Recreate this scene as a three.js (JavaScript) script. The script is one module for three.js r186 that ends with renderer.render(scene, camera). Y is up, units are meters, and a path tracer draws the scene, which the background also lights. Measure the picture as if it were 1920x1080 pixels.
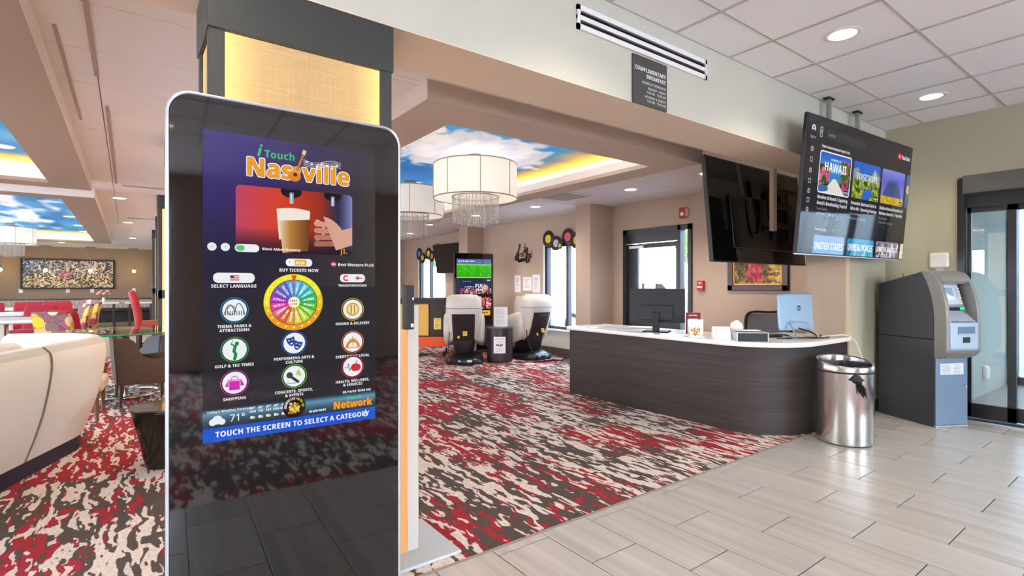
import * as THREE from 'three';
import { RoundedBoxGeometry } from 'three/addons/geometries/RoundedBoxGeometry.js';
import { mergeGeometries, mergeVertices, toCreasedNormals } from 'three/addons/utils/BufferGeometryUtils.js';
import { RectAreaLightUniformsLib } from 'three/addons/lights/RectAreaLightUniformsLib.js';

// ---------- camera, sky, exposure, large lights ----------
const scene = new THREE.Scene();
const camera = new THREE.PerspectiveCamera(2 * Math.atan(540 / 975) * 180 / Math.PI, 1920 / 1080, 0.05, 300);
camera.position.set(0, 1.268, 0);
camera.rotation.y = -36.45 * Math.PI / 180;
camera.setViewOffset(1920, 1080, 0, 5, 1920, 1080);
const renderer = new THREE.WebGLRenderer({ antialias: true });
renderer.toneMapping = THREE.LinearToneMapping;
renderer.toneMappingExposure = 1.55;
renderer.shadowMap.enabled = true;
RectAreaLightUniformsLib.init();
const SKY = 17;                       // overcast daylight
const LOBBY = 5, LOUNGE = 7, COVE = 9;     // candela of the downlights, radiance of the coves
{
  const W = 64, H = 32, d = new Float32Array(W * H * 4);
  for (let y = 0; y < H; y++) for (let x = 0; x < W; x++) {
    const e = (y + 0.5) / H * 2 - 1, k = (y * W + x) * 4, t = Math.max(0, e);
    const c = e > 0 ? [0.86 - 0.26 * t, 0.97 - 0.16 * t, 1.14] : [0.5, 0.5, 0.5];
    d[k] = c[0] * SKY; d[k + 1] = c[1] * SKY; d[k + 2] = c[2] * SKY; d[k + 3] = 1;
  }
  const t = new THREE.DataTexture(d, W, H, THREE.RGBAFormat, THREE.FloatType);
  t.mapping = THREE.EquirectangularReflectionMapping; t.magFilter = THREE.LinearFilter; t.needsUpdate = true;
  scene.background = t;
}

// ---------- helpers ----------
const PI = Math.PI, V = (x, y, z) => new THREE.Vector3(x, y, z);
function rng(s) { return () => { s = (s + 0x6d2b79f5) | 0; let t = Math.imul(s ^ (s >>> 15), 1 | s); t = (t + Math.imul(t ^ (t >>> 7), 61 | t)) ^ t; return ((t ^ (t >>> 14)) >>> 0) / 4294967296; }; }
const used = {};
function numbered(n) { const k = used[n] = (used[n] ?? -1) + 1; return k ? n + '_' + String(k).padStart(3, '0') : n; }
function shadows(o) { o.traverse((m) => { if (m.isMesh) { m.castShadow = true; m.receiveShadow = true; } }); return o; }
function clean(g) {
  g = g.index ? g.toNonIndexed() : g.clone();
  for (const k of Object.keys(g.attributes)) if (!['position', 'normal', 'uv'].includes(k)) g.deleteAttribute(k);
  if (!g.attributes.normal) g.computeVertexNormals();
  if (!g.attributes.uv) g.setAttribute('uv', new THREE.BufferAttribute(new Float32Array(g.attributes.position.count * 2), 2));
  g.clearGroups(); return g;
}
function merge(list) { list = [].concat(list).map(clean); return list.length === 1 ? list[0] : mergeGeometries(list); }
// texture coordinates in metres from the faces' own axes
function uvBox(g) {
  g = clean(g); const p = g.attributes.position, n = g.attributes.normal, uv = new Float32Array(p.count * 2);
  for (let i = 0; i < p.count; i++) {
    const ax = Math.abs(n.getX(i)), ay = Math.abs(n.getY(i)), az = Math.abs(n.getZ(i));
    const [u, v] = ay >= ax && ay >= az ? [p.getX(i), p.getZ(i)] : ax >= az ? [p.getZ(i), p.getY(i)] : [p.getX(i), p.getY(i)];
    uv[2 * i] = u; uv[2 * i + 1] = v;
  }
  g.setAttribute('uv', new THREE.BufferAttribute(uv, 2)); return g;
}
const box = (w, h, d, x = 0, y = 0, z = 0) => new THREE.BoxGeometry(w, h, d).translate(x, y, z);
const bx = (x0, x1, y0, y1, z0, z1) => box(x1 - x0, y1 - y0, z1 - z0, (x0 + x1) / 2, (y0 + y1) / 2, (z0 + z1) / 2);
const rb = (w, h, d, r, x = 0, y = 0, z = 0, s = 2) => new RoundedBoxGeometry(w, h, d, s, Math.min(r, w / 2.01, h / 2.01, d / 2.01)).translate(x, y, z);
const cyl = (r0, r1, h, x = 0, y = 0, z = 0, n = 28) => new THREE.CylinderGeometry(r0, r1, h, n).translate(x, y, z);
function tube(pts, r, seg = 40, rad = 8) { return new THREE.TubeGeometry(new THREE.CatmullRomCurve3(pts.map((p) => V(...p))), seg, r, rad, false); }
function bar(a, b, r0, r1 = r0, n = 10) {
  const A = V(...a), B = V(...b), L = A.distanceTo(B), g = new THREE.CylinderGeometry(r1, r0, L, n);
  g.applyQuaternion(new THREE.Quaternion().setFromUnitVectors(V(0, 1, 0), B.clone().sub(A).normalize()));
  return g.translate((A.x + B.x) / 2, (A.y + B.y) / 2, (A.z + B.z) / 2);
}
function lathe(pts, n = 36) { return new THREE.LatheGeometry(pts.map((p) => new THREE.Vector2(p[0], p[1])), n); }
function shape(pts) { const s = new THREE.Shape(); pts.forEach((p, i) => (i ? s.lineTo(p[0], p[1]) : s.moveTo(p[0], p[1]))); s.closePath(); return s; }
function extr(s, depth, bevel = 0, cs = 12) {
  return new THREE.ExtrudeGeometry(s, { depth: depth - 2 * bevel, bevelEnabled: bevel > 0, bevelThickness: bevel, bevelSize: bevel, bevelOffset: -bevel, bevelSegments: 2, curveSegments: cs }).translate(0, 0, bevel);
}
const flat = (s, h, bevel = 0, cs = 12) => extr(s, h, bevel, cs).rotateX(PI / 2).translate(0, h, 0);   // plan (x, z) to a slab of height h
function rrect(w, h, r, cx = 0, cy = 0) {
  const s = new THREE.Shape(), x = cx - w / 2, y = cy - h / 2;
  s.moveTo(x + r, y); s.lineTo(x + w - r, y); s.absarc(x + w - r, y + r, r, -PI / 2, 0); s.lineTo(x + w, y + h - r); s.absarc(x + w - r, y + h - r, r, 0, PI / 2);
  s.lineTo(x + r, y + h); s.absarc(x + r, y + h - r, r, PI / 2, PI); s.lineTo(x, y + r); s.absarc(x + r, y + r, r, PI, PI * 1.5); return s;
}
// a skin through rings of points
function loft(rings, crease = 0.9, caps = true) {
  const n = rings[0].length, pos = [], idx = [];
  rings.forEach((r) => r.forEach((p) => pos.push(p.x, p.y, p.z)));
  for (let i = 0; i < rings.length - 1; i++) for (let j = 0; j < n; j++) {
    const a = i * n + j, b = i * n + (j + 1) % n, c = a + n, d = b + n; idx.push(a, b, d, a, d, c);
  }
  if (caps) for (const [k, flip] of [[0, 1], [rings.length - 1, 0]]) {
    const c = rings[k].reduce((s, p) => s.add(p), V(0, 0, 0)).divideScalar(n); pos.push(c.x, c.y, c.z); const ci = pos.length / 3 - 1;
    for (let j = 0; j < n; j++) { const a = k * n + j, b = k * n + (j + 1) % n; flip ? idx.push(ci, b, a) : idx.push(ci, a, b); }
  }
  let g = new THREE.BufferGeometry(); g.setAttribute('position', new THREE.Float32BufferAttribute(pos, 3)); g.setIndex(idx);
  g = toCreasedNormals(g, crease); return uvBox(g);
}
// superellipse ring about c, axes a and b
function ring(c, a, b, e = 0.5, n = 28) {
  const out = []; for (let i = 0; i < n; i++) {
    const t = i / n * 2 * PI, ct = Math.cos(t), st = Math.sin(t), u = Math.sign(ct) * Math.abs(ct) ** e, v = Math.sign(st) * Math.abs(st) ** e;
    out.push(V(c[0] + a[0] * u + b[0] * v, c[1] + a[1] * u + b[1] * v, c[2] + a[2] * u + b[2] * v));
  } return out;
}
function obj(name, geos, m, parent = scene, label) {
  const o = new THREE.Mesh(merge(geos), m); o.castShadow = o.receiveShadow = true;
  o.name = numbered(name); if (label) o.userData.label = label; parent.add(o); return o;
}
function tag(o, label, category, group) { o.userData.label = label; o.userData.category = category; if (group) o.userData.group = group; return o; }
function thing(name, label, category, pos = [0, 0, 0], turn = 0, group) {
  const o = new THREE.Group(); o.name = numbered(name); o.position.set(...pos); o.rotation.y = turn; scene.add(o); return tag(o, label, category, group);
}
function struct(name, parent = scene) { const o = new THREE.Group(); o.name = numbered(name); if (parent === scene) o.userData.kind = 'structure'; parent.add(o); return o; }
function dup(src, label, pos, turn) {
  const o = src.clone(); o.name = numbered(src.name.replace(/_\d{3}$/, '')); o.userData = { ...src.userData, label }; scene.add(o);
  o.traverse((c) => { if (c !== o) c.name = numbered(c.name.replace(/_\d{3}$/, '')); });
  if (pos) o.position.set(...pos); if (turn !== undefined) o.rotation.y = turn; return o;
}
function spot(x, y, z, cd, color = 0xfff0dc, angle = 1.15) {
  const l = new THREE.SpotLight(color, cd, 0, angle, 0.7, 2); l.position.set(x, y, z); l.target.position.set(x, 0, z); l.castShadow = true; l.shadow.radius = 4; l.name = numbered('spot_light');
  scene.add(l, l.target); return l;
}

// ---------- textures ----------
function noiseGrid(seed, nx, ny) { const r = rng(seed), a = new Float32Array(nx * ny); for (let i = 0; i < a.length; i++) a[i] = r(); return { a, nx, ny }; }
function nAt(g, u, v) {           // u, v in 0..1, tiles
  let x = u * g.nx, y = v * g.ny, i = Math.floor(x), j = Math.floor(y); x -= i; y -= j; x = x * x * (3 - 2 * x); y = y * y * (3 - 2 * y);
  i = ((i % g.nx) + g.nx) % g.nx; j = ((j % g.ny) + g.ny) % g.ny; const i2 = (i + 1) % g.nx, j2 = (j + 1) % g.ny;
  const a = g.a[j * g.nx + i], b = g.a[j * g.nx + i2], c = g.a[j2 * g.nx + i], d = g.a[j2 * g.nx + i2];
  return a + (b - a) * x + (c - a) * y + (a - b - c + d) * x * y;
}
function dataTex(W, H, f, metresX, metresY, srgb = true) {
  const d = new Uint8Array(W * H * 4);
  for (let y = 0; y < H; y++) for (let x = 0; x < W; x++) { const c = f(x / W, y / H), k = (y * W + x) * 4; d[k] = c[0]; d[k + 1] = c[1]; d[k + 2] = c[2]; d[k + 3] = 255; }
  const t = new THREE.DataTexture(d, W, H); t.wrapS = t.wrapT = THREE.RepeatWrapping; t.magFilter = THREE.LinearFilter; t.minFilter = THREE.LinearMipmapLinearFilter; t.generateMipmaps = true;
  if (srgb) t.colorSpace = THREE.SRGBColorSpace; if (metresX) t.repeat.set(1 / metresX, 1 / metresY); t.needsUpdate = true; return t;
}
function canvasTex(w, h, draw) {
  const c = document.createElement('canvas'); c.width = w; c.height = h; const g = c.getContext('2d'); draw(g, w, h);
  const t = new THREE.CanvasTexture(c); t.colorSpace = THREE.SRGBColorSpace; t.magFilter = THREE.LinearFilter; t.anisotropy = 8; return t;
}
const mix = (a, b, t) => a.map((v, i) => v + (b[i] - v) * t), cl = (v, a = 0, b = 1) => Math.min(b, Math.max(a, v)), ss = (a, b, v) => { v = cl((v - a) / (b - a)); return v * v * (3 - 2 * v); };
const M = (color, rough = 0.6, o = {}) => new THREE.MeshPhysicalMaterial({ color, roughness: rough, ...o });
const carpetTex = (() => {
  const n1 = noiseGrid(1, 165, 32), n2 = noiseGrid(2, 380, 96), n3 = noiseGrid(3, 15, 9), r1 = noiseGrid(4, 14, 8), r2 = noiseGrid(5, 170, 30), r3 = noiseGrid(6, 330, 130), f = noiseGrid(7, 700, 700), w = noiseGrid(8, 60, 60);
  return dataTex(2048, 2048, (u, v) => {
    const wob = (nAt(w, u, v) - 0.5) * 0.006; u += wob;
    const s = 0.55 * nAt(n1, u, v) + 0.42 * nAt(n2, u, v) + 0.26 * nAt(n3, u, v), red = 0.62 * nAt(r1, u, v) + 0.42 * nAt(r2, u, v) + 0.3 * nAt(r3, u, v);
    const k = 0.9 + 0.2 * nAt(f, u, v);
    let c = s > 0.665 ? [206, 194, 184] : s > 0.648 ? [142, 126, 116] : [72, 61, 55];
    if (red > 0.735 && s < 0.75) c = red > 0.75 ? [150, 13, 30] : [108, 32, 38];
    return c.map((q) => cl(q * k, 0, 255));
  }, 4.8, 4.8);
})();
const tileTex = (() => {
  const a = noiseGrid(11, 40, 2), b = noiseGrid(12, 120, 4), c = noiseGrid(13, 8, 6), e = noiseGrid(14, 16, 2);
  return dataTex(512, 512, (u, v) => { const w = u + 0.02 * nAt(c, u, v); const t = 0.5 * nAt(a, w, v) + 0.28 * nAt(b, w, v) + 0.3 * nAt(e, w, v); return mix([156, 151, 146], [186, 182, 177], cl(t * 1.25 - 0.15)); }, 1.2, 2.4);
})();
const woodDark = (() => {
  const a = noiseGrid(21, 3, 90), b = noiseGrid(22, 9, 260), c = noiseGrid(23, 4, 14);
  return dataTex(512, 512, (u, v) => { const t = 0.5 * nAt(a, u, v) + 0.3 * nAt(b, u, v) + 0.3 * nAt(c, u, v); return mix([30, 21, 18], [60, 47, 41], cl(t * 1.3 - 0.2)); }, 1.6, 0.8);
})();
const linen = (() => { const a = noiseGrid(31, 200, 12), b = noiseGrid(32, 10, 200), c = noiseGrid(33, 6, 6); return dataTex(512, 512, (u, v) => { const t = 0.4 * nAt(a, u, v) + 0.4 * nAt(b, u, v) + 0.3 * nAt(c, u, v); return mix([206, 170, 118], [255, 226, 178], cl(t * 1.2 - 0.1)); }, 0.7, 0.7); })();
const fabricBump = (() => { const a = noiseGrid(41, 256, 256); return dataTex(256, 256, (u, v) => { const t = 255 * nAt(a, u, v); return [t, t, t]; }, 0.3, 0.3, false); })();
const plasterBump = (() => { const a = noiseGrid(42, 128, 128), b = noiseGrid(43, 40, 40); return dataTex(256, 256, (u, v) => { const t = 160 * nAt(a, u, v) + 90 * nAt(b, u, v); return [t, t, t]; }, 0.6, 0.6, false); })();
const lino = (() => { const a = noiseGrid(44, 30, 30), b = noiseGrid(45, 90, 90); return dataTex(256, 256, (u, v) => mix([120, 116, 110], [158, 152, 144], 0.6 * nAt(a, u, v) + 0.4 * nAt(b, u, v)), 2, 2); })();

// ---------- materials ----------
const wallTaupe = M(0xb39d8a, 0.9, { bumpMap: plasterBump, bumpScale: 0.0006 }), wallCream = M(0xc6c2b2, 0.9, { bumpMap: plasterBump, bumpScale: 0.0006 }), wallOlive = M(0xb3ad94, 0.9, { bumpMap: plasterBump, bumpScale: 0.0006 }), wallBrown = M(0x8f7a66, 0.9);
const soffitMat = M(0xdcc8b0, 0.9), ceilMat = M(0xf2f0ec, 0.95), gridMat = M(0xbdb9b3, 0.7), ceilWarm = M(0xe2dfe0, 0.95), white = M(0xe9e7e2, 0.5), paper = M(0xeceae4, 0.9);
const black = M(0x0b0b0d, 0.55), blackGloss = M(0x050506, 0.04, { ior: 1.8 }), charcoal = M(0x2a2a2c, 0.5), frameDark = M(0x33332f, 0.55), doorBlack = M(0x17181b, 0.35), steel = M(0xc4c4c2, 0.22, { metalness: 1 }), chrome = M(0xd8d8d8, 0.08, { metalness: 1 });
const silver = M(0xb9bdc0, 0.32, { metalness: 0.6 }), glass = new THREE.MeshPhysicalMaterial({ color: 0xffffff, roughness: 0.0, transmission: 1, thickness: 0, ior: 1.5 }), glassGreen = new THREE.MeshPhysicalMaterial({ color: 0xd8f0e4, roughness: 0.02, transmission: 1, thickness: 0.02, ior: 1.5, attenuationColor: new THREE.Color(0x3fae7c), attenuationDistance: 0.15 });
const wood = M(0xffffff, 0.62, { map: woodDark }), brownWood = M(0x4a3426, 0.4), darkWood = M(0x241a15, 0.35), creamLeather = M(0xcdbfae, 0.45), creamFabric = M(0xdcd6cc, 0.95, { bumpMap: fabricBump, bumpScale: 0.0015, sheen: 0.3 }), redLeather = M(0x9c1422, 0.4), redFabric = M(0x9a1228, 0.8), stone = M(0xe4dfd4, 0.25), tabletop = M(0xdcd8d0, 0.3), brass = M(0x9c7d45, 0.3, { metalness: 1 }), rubber = M(0x0c0c0d, 0.8), redPlastic = M(0xb01318, 0.35), greyFabric = M(0x77757a, 0.9);
const tinted = new THREE.MeshPhysicalMaterial({ color: 0xccd2d6, roughness: 0.0, transmission: 1, thickness: 0, ior: 1.5 });
const glow = (hex, k) => new THREE.MeshStandardMaterial({ color: 0x111111, emissive: hex, emissiveIntensity: k, roughness: 0.6 });
const lampWarm = glow(0xfff2d8, 5), lampCool = glow(0xfff7f0, 5), bulbGlow = glow(0xffdf9a, 5);
const screenMat = (t, k = 0.66) => new THREE.MeshPhysicalMaterial({ color: 0x020203, roughness: 0.05, ior: 1.42, emissive: 0xffffff, emissiveMap: t, emissiveIntensity: k });
const printMat = (t, rough = 0.8) => new THREE.MeshStandardMaterial({ map: t, roughness: rough });

// ================= SETTING =================
const WX = 6.38, LOBH = 2.888, LOUH = 2.555, BZ0 = -2.443, BZ1 = -2.057;
// --- floor: carpet, porcelain tiles laid in half bond, hard floor of the dining end
const floor = struct('floor');
obj('floor_slab', [bx(-6.2, WX + 0.2, -0.2, -0.012, -23.2, 5)], M(0x777066, 0.9), floor);
const carpetMat = new THREE.MeshStandardMaterial({ map: carpetTex, roughness: 0.97, bumpMap: fabricBump, bumpScale: 0.002 });
obj('carpet', [uvBox(bx(-6, 1.2, -0.012, 0.0, -11.6, BZ1)), uvBox(bx(1.2, WX, -0.012, 0, -13.8, BZ1))], carpetMat, floor, 'red, cream and brown streaked carpet of the lounge');
obj('carpet', [uvBox(bx(-6, WX, -0.012, 0.0, -0.5, 5))], carpetMat, floor, 'carpet on the camera side of the tiled walkway');
obj('hard_floor', [uvBox(bx(-6, 1.2, -0.012, 0.0, -23, -11.6))], M(0xffffff, 0.5, { map: lino }), floor);
obj('grout_bed', [bx(-3.5, WX, -0.012, -0.004, BZ1, -0.5)], M(0x4a443d, 0.9), floor);
{
  const mats = [0, 1, 2, 3, 4].map((i) => { const t = tileTex.clone(); t.offset.set(i * 0.213, i * 0.37); t.needsUpdate = true; return M(new THREE.Color(1 - 0.02 * i, 1 - 0.02 * i, 1 - 0.022 * i), 0.3, { map: t, bumpMap: plasterBump, bumpScale: 0.0001 }); });
  const r = rng(77), g = 0.0032, cache = {};
  for (let k = -16; k <= 16; k++) {
    const x0 = 1.40 + 0.305 * k, x1 = Math.min(WX, x0 + 0.305); if (x0 > WX - 0.02 || x1 < -3.5) continue;
    for (let j = -3; j < 4; j++) {
      const za = (k % 2 ? -1.39 - 0.305 : -1.39) + 0.61 * j, z0 = Math.max(za, BZ1 + 0.002), z1 = Math.min(za + 0.61, -0.5); if (z1 - z0 < 0.02) continue;
      const w = +(x1 - x0 - 2 * g).toFixed(3), d = +(z1 - z0 - 2 * g).toFixed(3), key = w + '/' + d;
      cache[key] ??= uvBox(rb(w, 0.012, d, 0.0018, 0, -0.006, 0, 1));
      const m = new THREE.Mesh(cache[key], mats[Math.floor(r() * 5)]); m.name = numbered('floor_tile'); m.position.set((x0 + x1) / 2, 0.0, (z0 + z1) / 2); m.castShadow = m.receiveShadow = true; floor.add(m);
    }
  }
}
obj('carpet_edge_strip', [bx(-3.5, 4.6, -0.004, 0.002, BZ1 - 0.012, BZ1 + 0.004)], M(0x8a8278, 0.5), floor);

// --- walls
function holed(pts, holes, depth) { const s = shape(pts); for (const h of holes) { const p = new THREE.Path(); p.moveTo(h[0], h[2]); p.lineTo(h[1], h[2]); p.lineTo(h[1], h[3]); p.lineTo(h[0], h[3]); p.closePath(); s.holes.push(p); } return extr(s, depth); }
const rect = (a, b, c, d) => [[a, c], [b, c], [b, d], [a, d]];
const WIN1 = [-7.58, -6.12, 0.46, 2.03], WIN2 = [-12.88, -11.45, 0.46, 2.03], DOOR1 = [-5.62, -4.37, 0, 2.14], SLIDE = [-1.46, 1.3, 0, 2.29];
const inX = (g) => g.rotateY(-PI / 2);       // (x along z, y) shape extruded towards -x -> shift later
{
  const mk = (z0, z1, h, holes) => uvBox(holed(rect(z0, z1, -0.05, h), holes, 0.22).rotateY(-PI / 2).translate(WX + 0.22, 0, 0));
  const w = struct('wall_right');
  obj('wall_panel', [mk(-13.8, BZ1, 2.75, [WIN1, WIN2, [DOOR1[0], DOOR1[1], -0.0, DOOR1[3]]])], wallTaupe, w);
  obj('wall_panel', [mk(BZ1, 5, 3.1, [[SLIDE[0], SLIDE[1], 0, SLIDE[3]], [2.2, 4.6, 0.5, 2.4]])], wallOlive, w, 'olive beige wall behind the cash machine');
}
obj('wall_pilaster_near', [uvBox(bx(5.85, WX, 0, LOUH, -6.18, -5.85))], wallTaupe).userData.kind = 'structure';
obj('wall_pilaster_far', [uvBox(bx(5.97, WX, 0, LOUH, -10.09, -9.72))], wallTaupe).userData.kind = 'structure';
{ const p = struct('wall_pier'); obj('pier_body', [uvBox(bx(5.48, WX, 0, 2.4, BZ0, BZ1 - 0.006))], wallTaupe, p); obj('front_skin', [uvBox(bx(5.478, WX, 0, 2.356, BZ1 - 0.006, BZ1))], wallOlive, p); obj('corner_bead', [bx(5.472, 5.484, 0, 2.356, BZ1 - 0.03, BZ1 + 0.003)], M(0xc8b48e, 0.6), p); }
{ const b = struct('wall_beam'); obj('bulkhead', [uvBox(bx(-6.2, WX, 2.36, 3.1, BZ0, BZ1))], wallCream, b); obj('soffit', [bx(-6.2, WX, 2.355, 2.36, BZ0, BZ1)], soffitMat, b); }
obj('wall_back', [uvBox(bx(1.2, WX + 0.2, 0, 2.75, -14.0, -13.8))], wallTaupe).userData.kind = 'structure';
obj('wall_partition', [uvBox(bx(1.0, 1.2, 0, 2.75, -23.0, -13.8))], wallBrown).userData.kind = 'structure';
obj('wall_dining', [uvBox(bx(-6.2, 1.2, 0, 2.75, -23.2, -23))], wallBrown).userData.kind = 'structure';
obj('wall_left', [uvBox(holed(rect(-23.2, 5.2, -0.05, 3.1), [[-9.6, -3.2, 0.4, 2.3], [-19, -12, 0.4, 2.3]], 0.2).rotateY(-PI / 2).translate(-6, 0, 0))], wallTaupe).userData.kind = 'structure';
obj('wall_rear', [uvBox(holed(rect(-6.2, WX + 0.2, -0.05, 3.1), [[-5.6, 0.1, 0.0, 2.6], [4.3, 6.2, 0, 2.6]], 0.2).translate(0, 0, 5))], wallTaupe).userData.kind = 'structure';
// baseboards
const baseMat = M(0x5a5148, 0.5);
{
  const b = struct('baseboard_right'), B = (z0, z1, x = WX) => box(0.014, 0.11, z1 - z0, x - 0.007, 0.055, (z0 + z1) / 2);
  obj('board', [B(-13.8, -10.09), B(-9.72, -6.18), B(-5.85, -5.64), B(-4.35, BZ0), B(BZ1, -1.5), B(1.34, 5)], baseMat, b);
  obj('board', [B(-6.18, -5.85, 5.85), B(-10.09, -9.72, 5.97), bx(5.85, WX, 0, 0.11, -5.85, -5.836), bx(5.97, WX, 0, 0.11, -9.72, -9.706)], baseMat, b);
  obj('board', [bx(5.466, WX, 0, 0.11, BZ1, BZ1 + 0.014), bx(5.466, 5.48, 0, 0.11, BZ0, BZ1)], baseMat, b);
  const c = struct('baseboard_back'); obj('board', [bx(1.2, WX, 0, 0.11, -13.8, -13.786)], baseMat, c);
}
// --- ceilings
function tiles(parent, name, xs, zs, y, mat, cut = [], gap = 0.004) {
  const cache = {};
  for (let i = 0; i < xs.length - 1; i++) for (let j = 0; j < zs.length - 1; j++) {
    let parts = [[xs[i], xs[i + 1], zs[j], zs[j + 1]]];
    for (const [a, b, c, d] of cut) parts = parts.flatMap(([x0, x1, z0, z1]) => {      // tiles are cut where they meet a tray
      if (x1 <= a || x0 >= b || z1 <= c || z0 >= d) return [[x0, x1, z0, z1]];
      const o = [], za = Math.max(z0, c), zb = Math.min(z1, d);
      if (z0 < c) o.push([x0, x1, z0, c]); if (z1 > d) o.push([x0, x1, d, z1]); if (x0 < a) o.push([x0, a, za, zb]); if (x1 > b) o.push([b, x1, za, zb]); return o;
    });
    for (const [x0, x1, z0, z1] of parts) {
      if (x1 - x0 < 0.03 || z1 - z0 < 0.03) continue;
      const key = (x1 - x0).toFixed(3) + '/' + (z1 - z0).toFixed(3); cache[key] ??= uvBox(rb(x1 - x0 - 2 * gap, 0.018, z1 - z0 - 2 * gap, 0.003, 0, 0.009, 0, 1));
      const m = new THREE.Mesh(cache[key], mat); m.name = numbered(name); m.position.set((x0 + x1) / 2, y, (z0 + z1) / 2); m.castShadow = m.receiveShadow = true; parent.add(m);
    }
  }
}
const seq = (a, b, first, step) => { const o = [a]; for (let v = first; v < b - 0.01; v += step) if (v > a + 0.01) o.push(+v.toFixed(4)); o.push(b); return o; };
const ceiling = struct('ceiling');            // lobby
{
  const xs = seq(-3.0, WX, 2.82 - 0.61 * 9, 0.61), zs = seq(BZ1, 3.0, -1.735, 0.61);
  obj('ceiling_slab', [bx(-6.2, WX + 0.2, LOBH + 0.02, LOBH + 0.12, BZ1 - 0.2, 5.2), bx(-6, -3, LOBH, LOBH + 0.02, BZ1, 5), bx(-3, WX, LOBH, LOBH + 0.02, 3, 5)], ceilMat, ceiling);
  tiles(ceiling, 'ceiling_tile', xs, zs, LOBH, ceilMat);
  const tee = [];
  xs.slice(1, -1).forEach((x) => tee.push(bx(x - 0.011, x + 0.011, LOBH - 0.005, LOBH + 0.004, BZ1, 3)));
  zs.slice(1, -1).forEach((z) => tee.push(bx(-3, WX, LOBH - 0.004, LOBH + 0.004, z - 0.007, z + 0.007)));
  tee.push(bx(-3, WX, LOBH - 0.006, LOBH + 0.004, BZ1, BZ1 + 0.012), bx(WX - 0.012, WX, LOBH - 0.006, LOBH + 0.004, BZ1, 3));
  obj('ceiling_grid', tee, gridMat, ceiling);
}
const lounge = struct('ceiling');             // lounge and dining, with three dropped trays
const TRAYS = [
  { o: [1.50, 4.42, -8.25, -2.92], i: [1.86, 4.105, -7.9, -3.29] },
  { o: [-3.9, -0.36, -8.21, -2.47], i: [-3.54, -0.72, -7.86, -2.83] },
  { o: [-3.9, -0.36, -18.4, -8.88], i: [-3.54, -0.72, -18.05, -9.24] },
];
const CV = 0.16, SKYY = 2.66;
{
  const s = shape([[-6.2, -23.1], [WX + 0.1, -23.1], [WX + 0.1, BZ0 + 0.1], [-6.2, BZ0 + 0.1]]);
  for (const t of TRAYS) { const [a, b, c, d] = [t.i[0] - CV, t.i[1] + CV, t.i[2] - CV, t.i[3] + CV], p = new THREE.Path(); p.moveTo(a, c); p.lineTo(b, c); p.lineTo(b, d); p.lineTo(a, d); p.closePath(); s.holes.push(p); }
  obj('ceiling_slab', [extr(s, 0.1).rotateX(PI / 2).translate(0, LOUH + 0.12, 0)], ceilWarm, lounge);
  const xs = seq(-6, WX, -0.15 - 1.22 * 5, 1.22), zs = seq(-14.03, BZ0, -14.03 + 0.61, 0.61);
  tiles(lounge, 'ceiling_tile', xs, zs, LOUH, ceilWarm, [...TRAYS.map(({ o: [a, b, c, d] }) => [a + 0.06, b - 0.06, c + 0.06, d - 0.06]), [1.1, 9, -20, -13.85]], 0.003);
  obj('ceiling_panel', [bx(-6, -3.9, LOUH, LOUH + 0.02, -23, -14.03), bx(-3.9, -0.36, LOUH, LOUH + 0.02, -23, -18.4), bx(-0.36, 1.1, LOUH, LOUH + 0.02, -23, -14.03)], ceilWarm, lounge);
  // pieces of tile between the grid and the trays' cut-outs are closed by the rims below; long metal tees hang a little proud
  obj('ceiling_grid', [bx(-0.165, -0.145, LOUH - 0.012, LOUH + 0.004, -4.07, BZ0), bx(-0.30, -0.285, LOUH - 0.012, LOUH + 0.004, -5.2, -3.4), bx(-0.13, -0.11, LOUH - 0.012, LOUH + 0.004, -8.2, -4.72), bx(-0.06, 1.0, LOUH - 0.012, LOUH + 0.004, -8.36, -8.32), bx(0.0, 0.7, LOUH - 0.012, LOUH + 0.004, -12.3, -12.25)], M(0xa8978c, 0.7), lounge);
}
const skyTex = (() => {
  const a = noiseGrid(51, 5, 9), b = noiseGrid(52, 11, 20), c = noiseGrid(53, 26, 44), d = noiseGrid(54, 60, 90);
  return dataTex(512, 1024, (u, v) => {
    const n = 0.5 * nAt(a, u, v) + 0.28 * nAt(b, u, v) + 0.15 * nAt(c, u, v) + 0.07 * nAt(d, u, v), wob = (nAt(b, u, v) - 0.5) * 0.35 + (nAt(c, u, v) - 0.5) * 0.22;
    let col = mix([24, 104, 184], [78, 164, 220], nAt(a, v, u));
    col = mix(col, [235, 238, 240], ss(0.6, 0.74, n));
    const dx = (u - 0.5) * 2.55, dy = (v - 0.315) * 5.0, r = Math.hypot(dx, dy) + wob * 0.8;   // the large round cloud of the mural
    col = mix(mix([198, 206, 222], [232, 238, 250], nAt(c, u, v)), col, ss(0.68, 0.8, r));
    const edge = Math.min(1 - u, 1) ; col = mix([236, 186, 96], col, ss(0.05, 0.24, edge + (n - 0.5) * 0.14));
    return col;
  });
})();
const skyTex2 = (() => {
  const a = noiseGrid(61, 6, 5), b = noiseGrid(62, 12, 12), c = noiseGrid(63, 26, 30);
  return dataTex(512, 512, (u, v) => { const n = 0.5 * nAt(a, u, v) + 0.32 * nAt(b, u, v) + 0.18 * nAt(c, u, v); let col = mix([26, 102, 160], [86, 158, 204], nAt(b, v, u)); col = mix(col, [220, 226, 236], ss(0.52, 0.7, n)); return mix([238, 188, 104], col, ss(0.02, 0.12, 1 - v + (n - 0.5) * 0.06)); });
})();
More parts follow.
